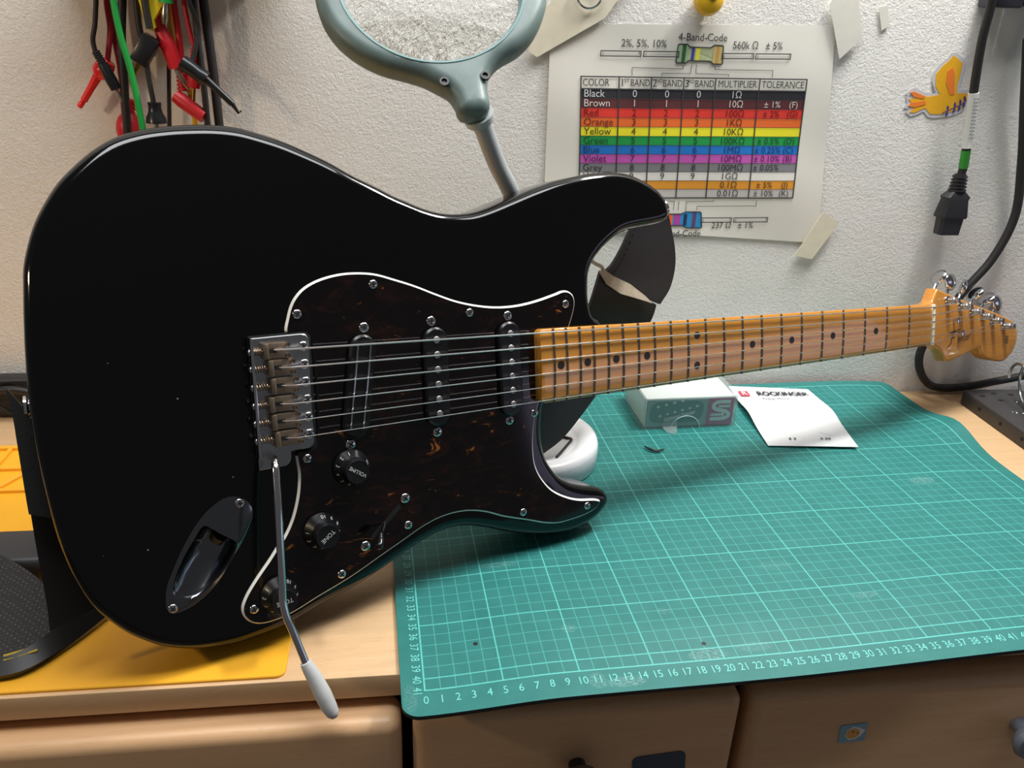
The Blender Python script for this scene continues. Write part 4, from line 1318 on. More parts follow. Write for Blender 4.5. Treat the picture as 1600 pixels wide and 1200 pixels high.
# pale suede lining that shows in the mouth of the fold
n = len(SUEDE)
mb = MB().add([tuple(p) for p in SUEDE] + [(p[0], p[1], p[2] - 0.0012) for p in SUEDE], [tuple(range(n)), tuple(range(2 * n - 1, n - 1, -1))] + [(i, (i + 1) % n, n + (i + 1) % n, n + i) for i in range(n)])
mb.make('suede_lining', mat('cream_suede', (212, 200, 178), 0.9, noise=(300, 0.25)), strap, 'cream suede lining in the fold', smooth=None)
MB().tube(LACE, 0.0017, 8, 5).make('tie_lace', mat('cream_lace', (224, 220, 208), 0.8), strap, 'cream lace')
MB().ribbon(STRAP_TAIL, 0.005).make('tail_tab', LEATHER, strap, 'thick leather tab at the tail end')
MB().ribbon(STRAP_FALL, 0.003).make('webbing_fall', mat('black_webbing_plain', (17, 17, 17), 0.8), strap)


def webbing():
    m = mat('black_woven_webbing', (30, 30, 32), 0.65)
    nt = m.node_tree
    b = nt.nodes['Principled BSDF']
    tc = N(nt, 'ShaderNodeTexCoord')
    mp = N(nt, 'ShaderNodeMapping')
    mp.inputs['Rotation'].default_value = (0, 0, 0.55)
    nt.links.new(tc.outputs['Object'], mp.inputs[0])
    ck = N(nt, 'ShaderNodeTexVoronoi')
    ck.inputs['Scale'].default_value = 420
    ck.inputs['Randomness'].default_value = 0.1
    nt.links.new(mp.outputs[0], ck.inputs['Vector'])
    k = math_node(nt, 'LESS_THAN', ck.outputs['Distance'], 0.26)
    c = mix_col(nt, k, srgb(24, 24, 26), srgb(78, 78, 82))
    nt.links.new(c, b.inputs['Base Color'])
    bp = N(nt, 'ShaderNodeBump')
    bp.inputs['Strength'].default_value = 0.6
    bp.inputs['Distance'].default_value = 0.001
    bp.invert = True
    nt.links.new(ck.outputs['Distance'], bp.inputs['Height'])
    nt.links.new(bp.outputs[0], b.inputs['Normal'])
    return m


GI = GM.inverted()
W2G = lambda p: tuple(GI @ Vector(p))
pairs = []
for a, b in (((-0.335, 0.150, 0.020), (-0.300, 0.060, 0.004)), ((-0.300, 0.145, 0.022), (-0.280, 0.052, 0.001)), ((-0.272, 0.128, 0.018), (-0.262, 0.050, -0.001)), ((-0.252, 0.112, 0.010), (-0.246, 0.060, -0.001)), ((-0.240, 0.098, 0.004), (-0.236, 0.072, -0.001))):
    pairs.append((W2G(a), W2G(b)))
MB().ribbon(pairs, 0.0025).make('woven_webbing', webbing(), strap, 'woven black webbing lying on the yellow mat')
pairs = []
for a, b in (((-0.300, 0.062, 0.004), (-0.302, 0.050, -0.0025)), ((-0.278, 0.056, 0.002), (-0.276, 0.044, -0.0025)), ((-0.256, 0.058, 0.002), (-0.250, 0.046, -0.0025)), ((-0.236, 0.080, 0.006), (-0.228, 0.072, -0.0040)), ((-0.222, 0.104, 0.012), (-0.212, 0.098, -0.0035)))    :
    pairs.append((W2G(a), W2G(b)))
MB().ribbon(pairs, 0.004).make('strap_slider', mat('slider_black', (20, 20, 21), 0.35), strap)
MB().box((-0.0095, -0.003, 0), (0.0095, 0.003, 0.0006), 0.0002, GI @ Matrix.Translation((-0.2535, 0.0585, 0.0024)) @ Matrix.Rotation(0.35, 4, 'Z')).make('yellow_label', mat('strap_label_yellow', (170, 150, 40), 0.6), strap, 'small yellow label')

# ================================================================ yellow silicone work mat and things on the left
YEL = mat('yellow_silicone', (244, 178, 40), 0.5, noise=(30, 0.06))
ym = thing('silicone_mat', 'yellow silicone soldering mat with moulded compartments under the guitar', 'work mat', (-0.3, 0.19, DZ))


def wprism(out, z0, z1, bev=0.0):
    M = Matrix(((EX.x, -EN.x, 0, OW.x), (EX.y, -EN.y, 0, OW.y), (0, 0, 1, 0), (0, 0, 0, 1)))
    return MB().prism(out, z0, z1, bev, M)


wx = lambda s0, s1, o0, o1, r: [((s0 + s1) / 2 + x, -(o0 + o1) / 2 + y) for x, y in rrect(s1 - s0, o1 - o0, r)]
wprism(wx(-0.47, -0.0695, 0.092, 0.4100, 0.006), DZ, -0.0060, 0.0006).make('mat_sheet', YEL, ym)
# low walls of the moulded trays along the back edge
for o0, o1, segs in ((0.092, 0.097, None), (0.132, 0.136, None), (0.170, 0.174, None)):
    wprism(wx(-0.465, -0.10, o0, o1, 0.0015), -0.0062, -0.0025, 0.0008).make('tray_ridge', YEL, ym)
for s in (-0.46, -0.43, -0.4, -0.362, -0.30, -0.24, -0.18, -0.12):
    wprism(wx(s, s + 0.004, 0.097, 0.132, 0.0012), -0.0062, -0.0028, 0.0008).make('tray_divider', YEL, ym)
for s in (-0.45, -0.395, -0.345, -0.28, -0.2):
    wprism([(s, -0.168), (s + 0.004, -0.168), (s + 0.020, -0.137), (s + 0.016, -0.137)], -0.0062, -0.0030, 0.0006).make('slanted_ridge', YEL, ym)

cs = wbox(MB(), -0.43, -0.235, 0.262, 0.305, -0.0060, 0.0165, 0.006, 4).make('tool_case', mat('dark_vinyl_case', (52, 54, 60), 0.35, noise=(60, 0.2)))
tag(cs, 'dark vinyl tool case lying on the yellow mat behind the strap', 'case')
ps = thing('power_strip', 'black power strip at the wall foot on the far left', 'power strip', wp(-0.46, DZ, 0.03))
wbox(MB(), -0.60, -0.30, 0.0035, 0.022, DZ, 0.0345, 0.003, 3).make('strip_housing', mat('power_strip_black', (34, 34, 36), 0.4), ps)
for s in (-0.50, -0.44, -0.385, -0.33):
    lathe_at([(0.018, 0), (0.018, 0.002), (0.0155, 0.002), (0.015, 0.0005), (0, 0.0005)], wp(s, 0.0135, 0.0215), EN, 24).make('socket', mat('socket_black', (20, 20, 21), 0.35), ps)
lc = MB().tube([wp(-0.60, DZ + 0.0045, 0.045), wp(-0.47, DZ + 0.0045, 0.05), wp(-0.42, DZ + 0.02, 0.035), wp(-0.385, 0.028, 0.033), wp(-0.35, 0.018, 0.033), wp(-0.335, DZ + 0.0045, 0.045), wp(-0.28, DZ + 0.0045, 0.055)], 0.004, 10, 8).make('power_lead', mat('lead_black', (24, 24, 25), 0.45))
tag(lc, 'black mains lead looping over the power strip at far left', 'cable')

# ================================================================ jar lid with hex key
lid = thing('jar_lid', 'round white plastic lid lying on cutting mat behind the guitar horn', 'lid', (0.1175, 0.282, 0.0003))
WHITE = mat('white_plastic', (242, 243, 246), 0.32)
MB().lathe([(0.0655, 0.0), (0.0668, 0.001), (0.0668, 0.017), (0.0655, 0.0215), (0.0620, 0.0238), (0.0570, 0.0240), (0.0510, 0.0226), (0.0475, 0.0198), (0.0460, 0.0186), (0.0440, 0.0182), (0, 0.0182)], 72, Matrix.Translation((0.1175, 0.282, 0.0003))).make('lid_shell', WHITE, lid, smooth=60)
MB().lathe([(0.0405, 0.0181), (0.0405, 0.0187), (0.0395, 0.0190), (0.0385, 0.0187), (0.0385, 0.0181)], 64, Matrix.Translation((0.1175, 0.282, 0.0003)), cap=False).make('raised_ring', WHITE, lid)
hx = MB().tube([(0.1365, 0.2415, 0.0198), (0.1480, 0.2580, 0.0198), (0.1562, 0.2705, 0.0198), (0.1580, 0.2735, 0.0198), (0.1565, 0.2758, 0.0198), (0.1530, 0.2780, 0.0198), (0.1395, 0.2860, 0.0198)], 0.0014, 6, 3).make('hex_key', mat('black_oxide_steel', (62, 58, 56), 0.4, 0.7))
tag(hx, 'black L-shaped hex key resting on the white lid', 'hex key')

# ================================================================ clear pickup box
def clear_plastic():
    m = bpy.data.materials.new('clear_plastic')
    m.use_nodes = True
    nt = m.node_tree
    nt.nodes.remove(nt.nodes['Principled BSDF'])
    o = nt.nodes['Material Output']
    t = N(nt, 'ShaderNodeBsdfTransparent')
    t.inputs[0].default_value = (0.93, 0.95, 0.95, 1)
    g = N(nt, 'ShaderNodeBsdfGlossy')
    g.inputs['Roughness'].default_value = 0.08
    d = N(nt, 'ShaderNodeBsdfDiffuse')
    d.inputs[0].default_value = (0.8, 0.84, 0.84, 1)
    lw = N(nt, 'ShaderNodeLayerWeight')
    lw.inputs[0].default_value = 0.5
    fac = math_node(nt, 'ADD', math_node(nt, 'MULTIPLY', math_node(nt, 'POWER', lw.outputs['Facing'], 4.0), 0.45), 0.03)
    a = N(nt, 'ShaderNodeMixShader')
    nt.links.new(fac, a.inputs[0])
    nt.links.new(t.outputs[0], a.inputs[1])
    nt.links.new(g.outputs[0], a.inputs[2])
    c = N(nt, 'ShaderNodeMixShader')
    c.inputs[0].default_value = 0.10
    nt.links.new(a.outputs[0], c.inputs[1])
    nt.links.new(d.outputs[0], c.inputs[2])
    nt.links.new(c.outputs[0], o.inputs[0])
    return m


CLEAR = clear_plastic()
BA, BW, BD, BH = (0.2452, 0.3215), 0.1005, 0.072, 0.0345
bang = -0.012
BM = Matrix.Translation((BA[0], BA[1], 0.0006)) @ Matrix.Rotation(bang, 4, 'Z')
box = thing('pickup_box', 'clear plastic box with teal and magenta printed card on the cutting mat', 'box', (BA[0] + 0.05, BA[1] + 0.035, 0.0006))
t_ = 0.0016
sh = MB()
sh.box((0, 0, 0), (BW, t_, BH), 0.0005, BM)
sh.box((0, BD - t_, 0), (BW, BD, BH), 0.0005, BM)
sh.box((0, t_, 0), (t_, BD - t_, BH), 0.0003, BM)
sh.box((BW - t_, t_, 0), (BW, BD - t_, BH), 0.0003, BM)
sh.make('clear_shell', CLEAR, box, 'clear plastic shell', smooth=None)
MB().box((-0.0006, -0.0006, BH), (BW + 0.0006, BD, BH + 0.0016), 0.0005, BM).make('clear_lid', CLEAR, box, smooth=None)
MB().box((0.0030, 0.0030, 0.0008), (BW - 0.0030, BD - 0.0030, BH - 0.0010), 0.0006, BM).make('insert_card', mat('white_card', (236, 236, 232), 0.7), box, 'white card insert')
bf = lambda x, y, o=0.0: BM @ Vector((0.0030 + x, 0.0029 - o, 0.0012 + y))
TEAL = mat('teal_grey_print', (146, 178, 176), 0.5)
DTEAL = mat('dark_teal_print', (84, 138, 138), 0.5)
MAGENTA = mat('magenta_print', (196, 92, 146), 0.5)
PALE = mat('pale_teal_print', (228, 240, 238), 0.5)
q = lambda P, o: MB().add([bf(x, y, o) for x, y in P], [tuple(range(len(P)))])
q([(0, 0), (0.0945, 0), (0.0945, 0.0305), (0, 0.0305)], 0.0001).make('card_front_print', TEAL, box, smooth=None)
q([(0.0655, 0), (0.0945, 0), (0.0945, 0.0305), (0.0668, 0.0305)], 0.0003).make('magenta_panel', MAGENTA, box, smooth=None)
pil = [(0.033 + x, 0.0165 + y) for x, y in rrect(0.057, 0.024, 0.009)]
q([(x + (y - 0.0165) * 0.1, y) for x, y in pil], 0.0003).make('pickup_picture', DTEAL, box, smooth=None)
mb = MB()
for k in range(4):
    for (x, y) in ((0.0125 + k * 0.0085, 0.0232 + k * 0.0020), ):
        P = ell(x, y, 0.0017, 0.0015, 12)
        mb.add([bf(a, b, 0.0005) for a, b in P], [tuple(range(12))])
for k in range(6):
    P = ell(0.0155 + k * 0.0078, 0.0125 + k * 0.0020, 0.0016, 0.0013, 12)
    mb.add([bf(a, b, 0.0005) for a, b in P], [tuple(range(12))])
write(mb, 'Seymour Duncan', 0.0060, lambda x, y: bf(x, y, 0.0006), 0.0365, 0.0122, 0.24, 0.8, 0, 0.03)
mb.make('card_dots_and_lettering', PALE, box, smooth=None)
# S shaped emblem: two rounded strokes with rows of dots
mb = MB()
S1 = [(0.0905, 0.0262), (0.0770, 0.0262), (0.0730, 0.0240), (0.0725, 0.0205), (0.0755, 0.0180), (0.0865, 0.0150), (0.0895, 0.0122), (0.0890, 0.0095), (0.0850, 0.0075), (0.0700, 0.0070)]
S2 = [(0.0905, 0.0215), (0.0800, 0.0213), (0.0775, 0.0198), (0.0800, 0.0178), (0.0700, 0.0115), (0.0830, 0.0120)]
sp = catmull([np.array(p) for p in S1], 6)
wv = 0.0021
L_, R_ = [], []
for k in range(len(sp)):
    d = sp[min(k + 1, len(sp) - 1)] - sp[max(k - 1, 0)]
    d = d / np.linalg.norm(d)
    nn_ = np.array((-d[1], d[0])) * wv
    L_.append(sp[k] + nn_)
    R_.append(sp[k] - nn_)
vs = [bf(*p, 0.0005) for p in L_] + [bf(*p, 0.0005) for p in R_]
n = len(sp)
mb.add(vs, [(k, k + 1, n + k + 1, n + k) for k in range(n - 1)])
for y0, x0, x1 in ((0.0212, 0.0775, 0.0905), (0.0118, 0.0700, 0.0850)):
    P = [(x0, y0 - 0.0017), (x1, y0 - 0.0017), (x1, y0 + 0.0017), (x0, y0 + 0.0017)]
    mb.add([bf(*p, 0.0005) for p in P], [(0, 1, 2, 3)])
mb.make('s_emblem', PALE, box, 'pale S shaped emblem', smooth=None)
mb = MB()
for k in range(5):
    for y, x0 in ((0.0225, 0.0785), (0.0200, 0.0790), (0.0130, 0.0712), (0.0106, 0.0712)):
        P = ell(x0 + k * 0.0025, y, 0.0005, 0.0005, 8)
        mb.add([bf(a, b, 0.0007) for a, b in P], [tuple(range(8))])
mb.make('emblem_dots', DTEAL, box, smooth=None)
# thumb notch arc and the torn clear tape hanging at the front
P = [(0.046 + 0.0155 * math.cos(a), 0.0155 * math.sin(a) * 0.92) for a in np.linspace(0, math.pi, 20)]
MB().tube([BM @ Vector((x, -0.0004, y)) for x, y in P], 0.0004, 6).make('thumb_notch', mat('bright_clear_edge', (206, 220, 220), 0.2), box)
tp = MB()
vs = [BM @ Vector(p) for p in ((0.0215, -0.0012, 0.0140), (0.0355, -0.0012, 0.0150), (0.0365, -0.0012, 0.0035), (0.0205, -0.0012, 0.0030), (0.0240, -0.0090, 0.0004), (0.0340, -0.0095, 0.0004), (0.0300, -0.0130, 0.0005))]
tp.add(vs, [(0, 1, 2, 3), (3, 2, 5, 4), (4, 5, 6)])
tp.add([v + Vector((0, -0.0003, 0.0003)) for v in vs], [(0, 1, 2, 3), (3, 2, 5, 4), (4, 5, 6)])
tp.make('tape_tab', CLEAR, box, 'torn strip of clear tape', smooth=None)

# ================================================================ leaflet
PAPERW = mat('white_paper', (242, 244, 246), 0.75)
TL, TR, BR, BL = [np.array(PAPER[i]) for i in (0, 1, 4, 5)]
Lm, Rm = np.array(PAPER[7]), np.array(PAPER[2])
Lc = catmull([PAPER[0], PAPER[8], PAPER[7], PAPER[6], PAPER[5]], 6)
Rc_ = catmull([PAPER[1], tuple((np.array(PAPER[1]) + np.array(PAPER[2])) / 2), PAPER[2], PAPER[3], PAPER[4]], 6)
M1 = len(Lc)


def leaf(u, v, o=0.0):
    """u across 0..1, v down the sheet 0..1"""
    k = v * (M1 - 1)
    i = min(int(k), M1 - 2)
    f = k - i
    a = Lc[i] * (1 - f) + Lc[i + 1] * f
    b = Rc_[i] * (1 - f) + Rc_[i + 1] * f
    p = a + (b - a) * u
    return Vector((p[0], p[1], max(p[2], 0.0009) + 0.0006 + o))


lf = thing('leaflet', 'creased white leaflet with red logo beside the clear box', 'paper', (0.41, 0.33, 0.001))
mb = MB()
nu, nv = 8, M1
vs = [leaf(i / nu, j / (nv - 1)) for j in range(nv) for i in range(nu + 1)]
fs = [(j * (nu + 1) + i, j * (nu + 1) + i + 1, (j + 1) * (nu + 1) + i + 1, (j + 1) * (nu + 1) + i) for j in range(nv - 1) for i in range(nu)]
mb.add(vs, fs)
mb.add([v - Vector((0, 0, 0.0002)) for v in vs], [f[::-1] for f in fs])
mb.make('sheet', PAPERW, lf, smooth=60)
LW = 0.090
lfn = lambda x, y: leaf(x / LW, -y / 0.118, 0.0013)
mb = MB()
write(mb, 'ROCKINGER', 0.0125, lfn, 0.0540, -0.0170, 0, 0.80, 0, 0.035)
mb.make('title_lettering', mat('print_dark_grey', (44, 44, 48), 0.6), lf, smooth=None)
mb = MB()
write(mb, 'Pickup Wiring', 0.0068, lfn, 0.0420, -0.0285, 0, 0.75, 0.2, 0.02)
write(mb, 'Splitting & Parallelschaltung eines Humbuckers', 0.0036, lfn, 0.0440, -0.0660, 0, 0.72)
for k in range(8):
    bar(mb, (0.012, -0.036 - k * 0.0030), (0.030 + (k * 37 % 11) * 0.004, -0.036 - k * 0.0030), 0.0003, lfn)
for k in range(3):
    bar(mb, (0.012, -0.072 - k * 0.0030), (0.034, -0.072 - k * 0.0030), 0.0003, lfn)
    bar(mb, (0.052, -0.072 - k * 0.0030), (0.078, -0.072 - k * 0.0030), 0.0003, lfn)
for x in (0.026, 0.031, 0.058, 0.063, 0.066):
    P = ell(x, -0.1085, 0.0012, 0.0014, 8)
    mb.add([lfn(*p) for p in P], [tuple(range(8))])
bar(mb, (0.060, -0.100), (0.070, -0.104), 0.0003, lfn)
mb.make('body_lettering', mat('print_grey', (112, 114, 118), 0.6), lf, smooth=None)
mb = MB()
mb.add([lfn(*p) for p in ((0.0060, -0.0120), (0.0165, -0.0120), (0.0165, -0.0225), (0.0060, -0.0225))], [(0, 1, 2, 3)])
mb.make('red_logo', mat('print_red', (214, 70, 84), 0.6), lf, smooth=None)
mb = MB()
write(mb, 'R', 0.0105, lambda x, y: lfn(x, y) + Vector((0, 0, 0.0003)), 0.0112, -0.0172, 0, 1.0)
mb.make('logo_letter', mat('print_white', (244, 240, 240), 0.6), lf, smooth=None)

wr = MB().tube([Vector(p) + Vector((0, 0, 0.0008)) for p in WIRE], [0.0006, 0.0012, 0.0013, 0.0012, 0.0005], 7, 4).make('wire_offcut', mat('wire_black', (18, 18, 18), 0.4))
tag(wr, 'short black wire offcut lying on the cutting mat', 'wire')

# ================================================================ soldering iron stand
ss = thing('soldering_stand', 'black block soldering stand with coiled wire holder at desk end', 'soldering stand', (0.69, 0.30, DZ))
BLK = mat('stand_black', (52, 50, 50), 0.5, noise=(60, 0.2))
M = Matrix.Translation((0.6440, 0.3655, 0)) @ Matrix.Rotation(-0.06, 4, 'Z')
MB().box((0, -0.165, DZ), (0.072, 0, 0.0095), 0.0022, M, 3).make('base_block', BLK, ss)
for x, y in ((0.012, -0.018), (0.030, -0.012), (0.026, -0.030), (0.048, -0.016), (0.044, -0.034)):
    MB().prism(ell(x, y, 0.0034, 0.0022, 14), 0.0090, 0.0098, 0, M).make('socket_hole', SLOTB, ss, smooth=None)
for y in (-0.034, -0.070, -0.105):
    MB().lathe([(0.0022, -0.001), (0.0022, 0.0004), (0, 0.0004)], 12, M @ Matrix.Translation((0.0, y, 0.001)) @ Matrix.Rotation(-math.pi / 2, 4, 'Y')).make('side_hole', SLOTB, ss, smooth=None)
MB().box((0.020, -0.115, 0.0090), (0.055, -0.085, 0.0100), 0.0, M).make('sponge_well', SLOTB, ss, smooth=None)
c0 = Vector((0.6640, 0.3130, 0.0365))
axd = Vector((0.93, -0.30, 0.20)).normalized()
x_, y_, _ = frame(axd)
hel = []
for k in range(0, 6 * 28 + 1):
    a = 2 * math.pi * k / 28
    r = 0.0245
    hel.append(c0 + axd * (0.0115 * k / 28) + x_ * (r * math.cos(a)) + y_ * (r * math.sin(a)))
SPR = mat('spring_steel', (196, 204, 206), 0.22, 1.0)
MB().tube(hel, 0.0016, 8).make('coil_holder', SPR, ss, 'coiled steel wire holder')
MB().tube([(0.688, 0.292, 0.0092), (0.700, 0.285, 0.0105), (0.712, 0.276, 0.0125)], 0.0016, 8, 4).make('coil_foot', SPR, ss)
for k in range(16):
    x, y = random.uniform(0.018, 0.055), random.uniform(-0.082, -0.035)
    MB().ball((0, 0, 0), (random.uniform(0.0007, 0.0016),) * 2 + (0.0007,), M @ Matrix.Translation((x, y, 0.0098)), 8, 6).make('solder_bead', mat('solder', (210, 210, 212), 0.25, 1.0), ss)

# ================================================================ resistor chart taped to the wall
def sheet(s, z):
    """surface of the slightly wavy paper"""
    return wp(s, z, 0.0022 + 0.0007 * math.sin(s * 34 + 0.8) * math.cos(z * 27) + 0.0006 * math.sin(z * 55 + s * 20))


ps_ = thing('resistor_chart', 'resistor colour code chart with rainbow table taped to the wall', 'poster', wp(0.30, 0.17, 0.002))
C4 = [np.array(p) for p in POSTER]
mb = MB()
nu, nv = 24, 18
vs = []
for j in range(nv + 1):
    for i in range(nu + 1):
        u, v = i / nu, j / nv
        p = (C4[0] * (1 - u) + C4[1] * u) * (1 - v) + (C4[3] * (1 - u) + C4[2] * u) * v
        vs.append(sheet(*p))
fs = [(j * (nu + 1) + i, j * (nu + 1) + i + 1, (j + 1) * (nu + 1) + i + 1, (j + 1) * (nu + 1) + i) for j in range(nv) for i in range(nu)]
mb.add(vs, fs)
mb.add([v - EN * 0.0003 for v in vs], [f[::-1] for f in fs])
mb.make('paper_sheet', mat('chart_paper', (232, 229, 218), 0.7, noise=(22, 0.04)), ps_, smooth=60)
T0, T1, T2 = [np.array(p) for p in TABLE]
eu, ev = T1 - T0, T2 - T1
tab = lambda u, v, o=0.0004: sheet(*(T0 + eu * u + ev * v)) + EN * o
COLS = [0, 0.165, 0.306, 0.448, 0.588, 0.787, 1.0]
ROWS = [0, 0.095] + [0.095 + 0.0754 * k for k in range(1, 13)]
DATA = [('Black', '0', '1Ω', '', '', (40, 40, 46), (205, 205, 205)), ('Brown', '1', '10Ω', '± 1%', '(F)', (92, 44, 46), (215, 205, 200)), ('Red', '2', '100Ω', '± 2%', '(G)', (228, 58, 46), (120, 26, 24)),
        ('Orange', '3', '1KΩ', '', '', (240, 112, 46), (96, 44, 24)), ('Yellow', '4', '10KΩ', '', '', (244, 234, 44), (74, 70, 30)), ('Green', '5', '100KΩ', '± 0.5%', '(D)', (24, 156, 74), (14, 84, 46)),
        ('Blue', '6', '1MΩ', '± 0.25%', '(C)', (28, 120, 206), (20, 62, 120)), ('Violet', '7', '10MΩ', '± 0.10%', '(B)', (200, 92, 184), (84, 34, 84)), ('Grey', '8', '100MΩ', '± 0.05%', '', (134, 134, 138), (56, 56, 60)),
        ('White', '9', '1GΩ', '', '', (240, 238, 230), (70, 70, 72)), ('Gold', '', '0.1Ω', '± 5%', '(J)', (236, 160, 52), (90, 66, 34)), ('Silver', '', '0.01Ω', '± 10%', '(K)', (206, 202, 198), (70, 70, 72))]
HT = 0.116


def strip(fn, u0, u1, v0, v1, n=16):
    vs = [fn(u0 + (u1 - u0) * i / n, v) for v in (v0, v1) for i in range(n + 1)]
    return MB().add(vs, [(i, i + 1, n + 2 + i, n + 1 + i) for i in range(n)])


UW = np.linalg.norm(eu)
VH = np.linalg.norm(ev)
tf = lambda x, y: tab(x / UW, -y / VH, 0.0008)
for k, (nm, dg, mu, to, lt, cb, ct) in enumerate(DATA):
    v0, v1 = ROWS[k + 1], ROWS[k + 2]
    b_ = strip(tab, 0, 1, v0, v1).make('colour_row', mat('ink_' + nm.lower(), cb, 0.65), ps_, nm.lower() + ' row', smooth=None)
    mb = MB()
    yc = -(v0 + v1) / 2 * VH
    vs, fs = glyphs(nm)
    xmin = min(p[0] for p in vs)
    write(mb, nm, 0.0098, tf, 0.0035 - xmin * 0.0098, yc)
    for c in range(3):
        if dg:
            write(mb, dg, 0.0095, tf, (COLS[c + 1] + COLS[c + 2]) / 2 * UW, yc)
    write(mb, mu, 0.0092, tf, (COLS[4] + COLS[5]) / 2 * UW, yc)
    if to:
        write(mb, to, 0.0086, tf, (COLS[5] * 0.68 + COLS[6] * 0.32) * UW, yc)
    if lt:
        write(mb, lt, 0.0086, tf, (COLS[5] * 0.22 + COLS[6] * 0.78) * UW, yc)
    mb.make('row_lettering', mat('ink_text_' + nm.lower(), ct, 0.65), b_, smooth=None)['kind'] = 'stuff'
INKD = mat('ink_dark', (58, 58, 60), 0.65)
mb = MB()
for c, s_ in enumerate(('COLOR', None, None, None, 'MULTIPLIER', 'TOLERANCE')):
    xc, yc = (COLS[c] + COLS[c + 1]) / 2 * UW, -0.0475 * VH
    if s_:
        write(mb, s_, 0.0092, tf, xc - (0.004 if c == 0 else 0), yc, 0, 0.84)
    else:
        write(mb, 'BAND', 0.0090, tf, xc + 0.0050, yc, 0, 0.80)
        write(mb, str(c), 0.0098, tf, xc - 0.0128, yc)
        write(mb, ('ST', 'ND', 'RD')[c - 1], 0.0050, tf, xc - 0.0084, yc + 0.0022)
for v in (0, ROWS[1], 1.0):
    for i in range(12):
        bar(mb, (i / 12 * UW, -v * VH), ((i + 1) / 12 * UW, -v * VH), 0.0011, tf)
for k in range(2, 13):
    for i in range(12):
        bar(mb, (i / 12 * UW, -ROWS[k] * VH), ((i + 1) / 12 * UW, -ROWS[k] * VH), 0.0005, tf)
for u in COLS:
    for i in range(8):
        bar(mb, (u * UW, -i / 8 * VH), (u * UW, -(i + 1) / 8 * VH), 0.0012, tf)
mb.make('table_lines', INKD, ps_, smooth=None)['kind'] = 'stuff'
pf = lambda s, z: sheet(s, z) + EN * 0.0006
pf2 = lambda s, z: sheet(s, z) + EN * 0.0010
# diagrams: leads, resistor bodies, connectors, captions
mb = MB()
tilt = math.atan2(eu[1], eu[0])
for sz, (s_, p) in zip((0.0098, 0.0096, 0.0094), zip(('4-Band-Code', '2%, 5%, 10%', '560k Ω   ± 5%'), R4T)):
    write(mb, s_, sz, pf, p[0], p[1] + 0.003, tilt, 0.92)
for sz, (s_, p) in zip((0.0092, 0.0098), zip(('237 Ω   ± 1%', '5-Band-Code'), R5T)):
    write(mb, s_, sz, pf, p[0], p[1] + 0.003, tilt, 0.92)
for grp, cuts in ((R4L, (4, 4, 4, 4)), (R5L, (3, 2, 4, 4))):
    i0 = 0
    for c in cuts:
        for i in range(i0, i0 + c - 1):
            bar(mb, grp[i], grp[i + 1], 0.0005, pf)
        i0 += c
lead_boxes = [(R4[0], R4[1]), (R4[2], R4[3]), (R4[4], R4[5]), (R4[6], R4[7]), (R5[2], R5[3]), (R5[4], R5[5])]
for a, b in lead_boxes:
    h = 0.0046
    za, zb = (a[1] - 0.0004), (b[1] + 0.0042)
    c = [(a[0], za), (b[0], zb), (b[0], zb - h), (a[0], za - h)]
    for i in range(4):
        bar(mb, c[i], c[(i + 1) % 4], 0.0009, pf2)
    bar(mb, (a[0] + 0.0022, za - 0.0014), (a[0] + 0.0022, za - 0.0036), 0.0005, pf2)
    bar(mb, (b[0] - 0.0016, zb - 0.0008), (b[0] - 0.0016, zb - 0.0028), 0.0007, pf2)


def resistor(a, b, base, bands, ends):
    s0, s1, z1, z0 = a[0], b[0], a[1], b[1]
    w, h = s1 - s0, z1 - z0
    P = [(0, .06), (.02, 0), (.20, 0), (.27, .14), (.73, .14), (.80, 0), (.98, 0), (1, .06), (.97, .94), (.95, 1), (.77, 1), (.70, .86), (.27, .86), (.20, 1), (.04, 1), (.01, .94)]
    Q = [(s0 + u * w, z0 + v * h) for u, v in P]
    MB().add([pf(*p) for p in Q], [tuple(range(len(Q)))]).make('resistor_body', base, ps_, smooth=None)
    for i in range(len(Q)):
        bar(mb, Q[i], Q[(i + 1) % len(Q)], 0.0010, pf2)
    for u0, u1, full, colr in bands:
        v0, v1 = (0.02, 0.98) if full else (0.15, 0.85)
        MB().add([pf2(s0 + u * w, z0 + v * h) - EN * 0.0002 for u, v in ((u0, v0), (u1, v0), (u1, v1), (u0, v1))], [(0, 1, 2, 3)]).make('colour_band', colr, ps_, smooth=None)


I = lambda n_, c: mat('ink_' + n_, c, 0.65)
resistor(R4[8], R4[9], I('olive_body', (184, 194, 150)), ((0.02, 0.24, True, I('pale_green', (164, 190, 158))), (0.11, 0.19, True, I('band_green', (60, 104, 56))), (0.31, 0.37, False, I('band_blue', (58, 62, 168))), (0.40, 0.49, False, I('band_yellow', (226, 222, 70))), (0.77, 0.97, True, I('band_tan', (204, 184, 122))), (0.83, 0.90, True, I('band_gold', (200, 156, 84)))), None)
resistor((R5[0][0] - 0.042, R5[0][1]), R5[1], I('blue_body', (40, 142, 200)), ((0.52, 0.60, False, I('band_orange', (236, 104, 60))), (0.62, 0.70, False, I('band_violet', (176, 70, 164))), (0.745, 0.79, False, I('band_navy', (34, 44, 84))), (0.86, 0.91, True, I('band_maroon', (98, 70, 118)))), None)
mb.make('diagram_lines_and_captions', INKD, ps_, smooth=None)['kind'] = 'stuff'

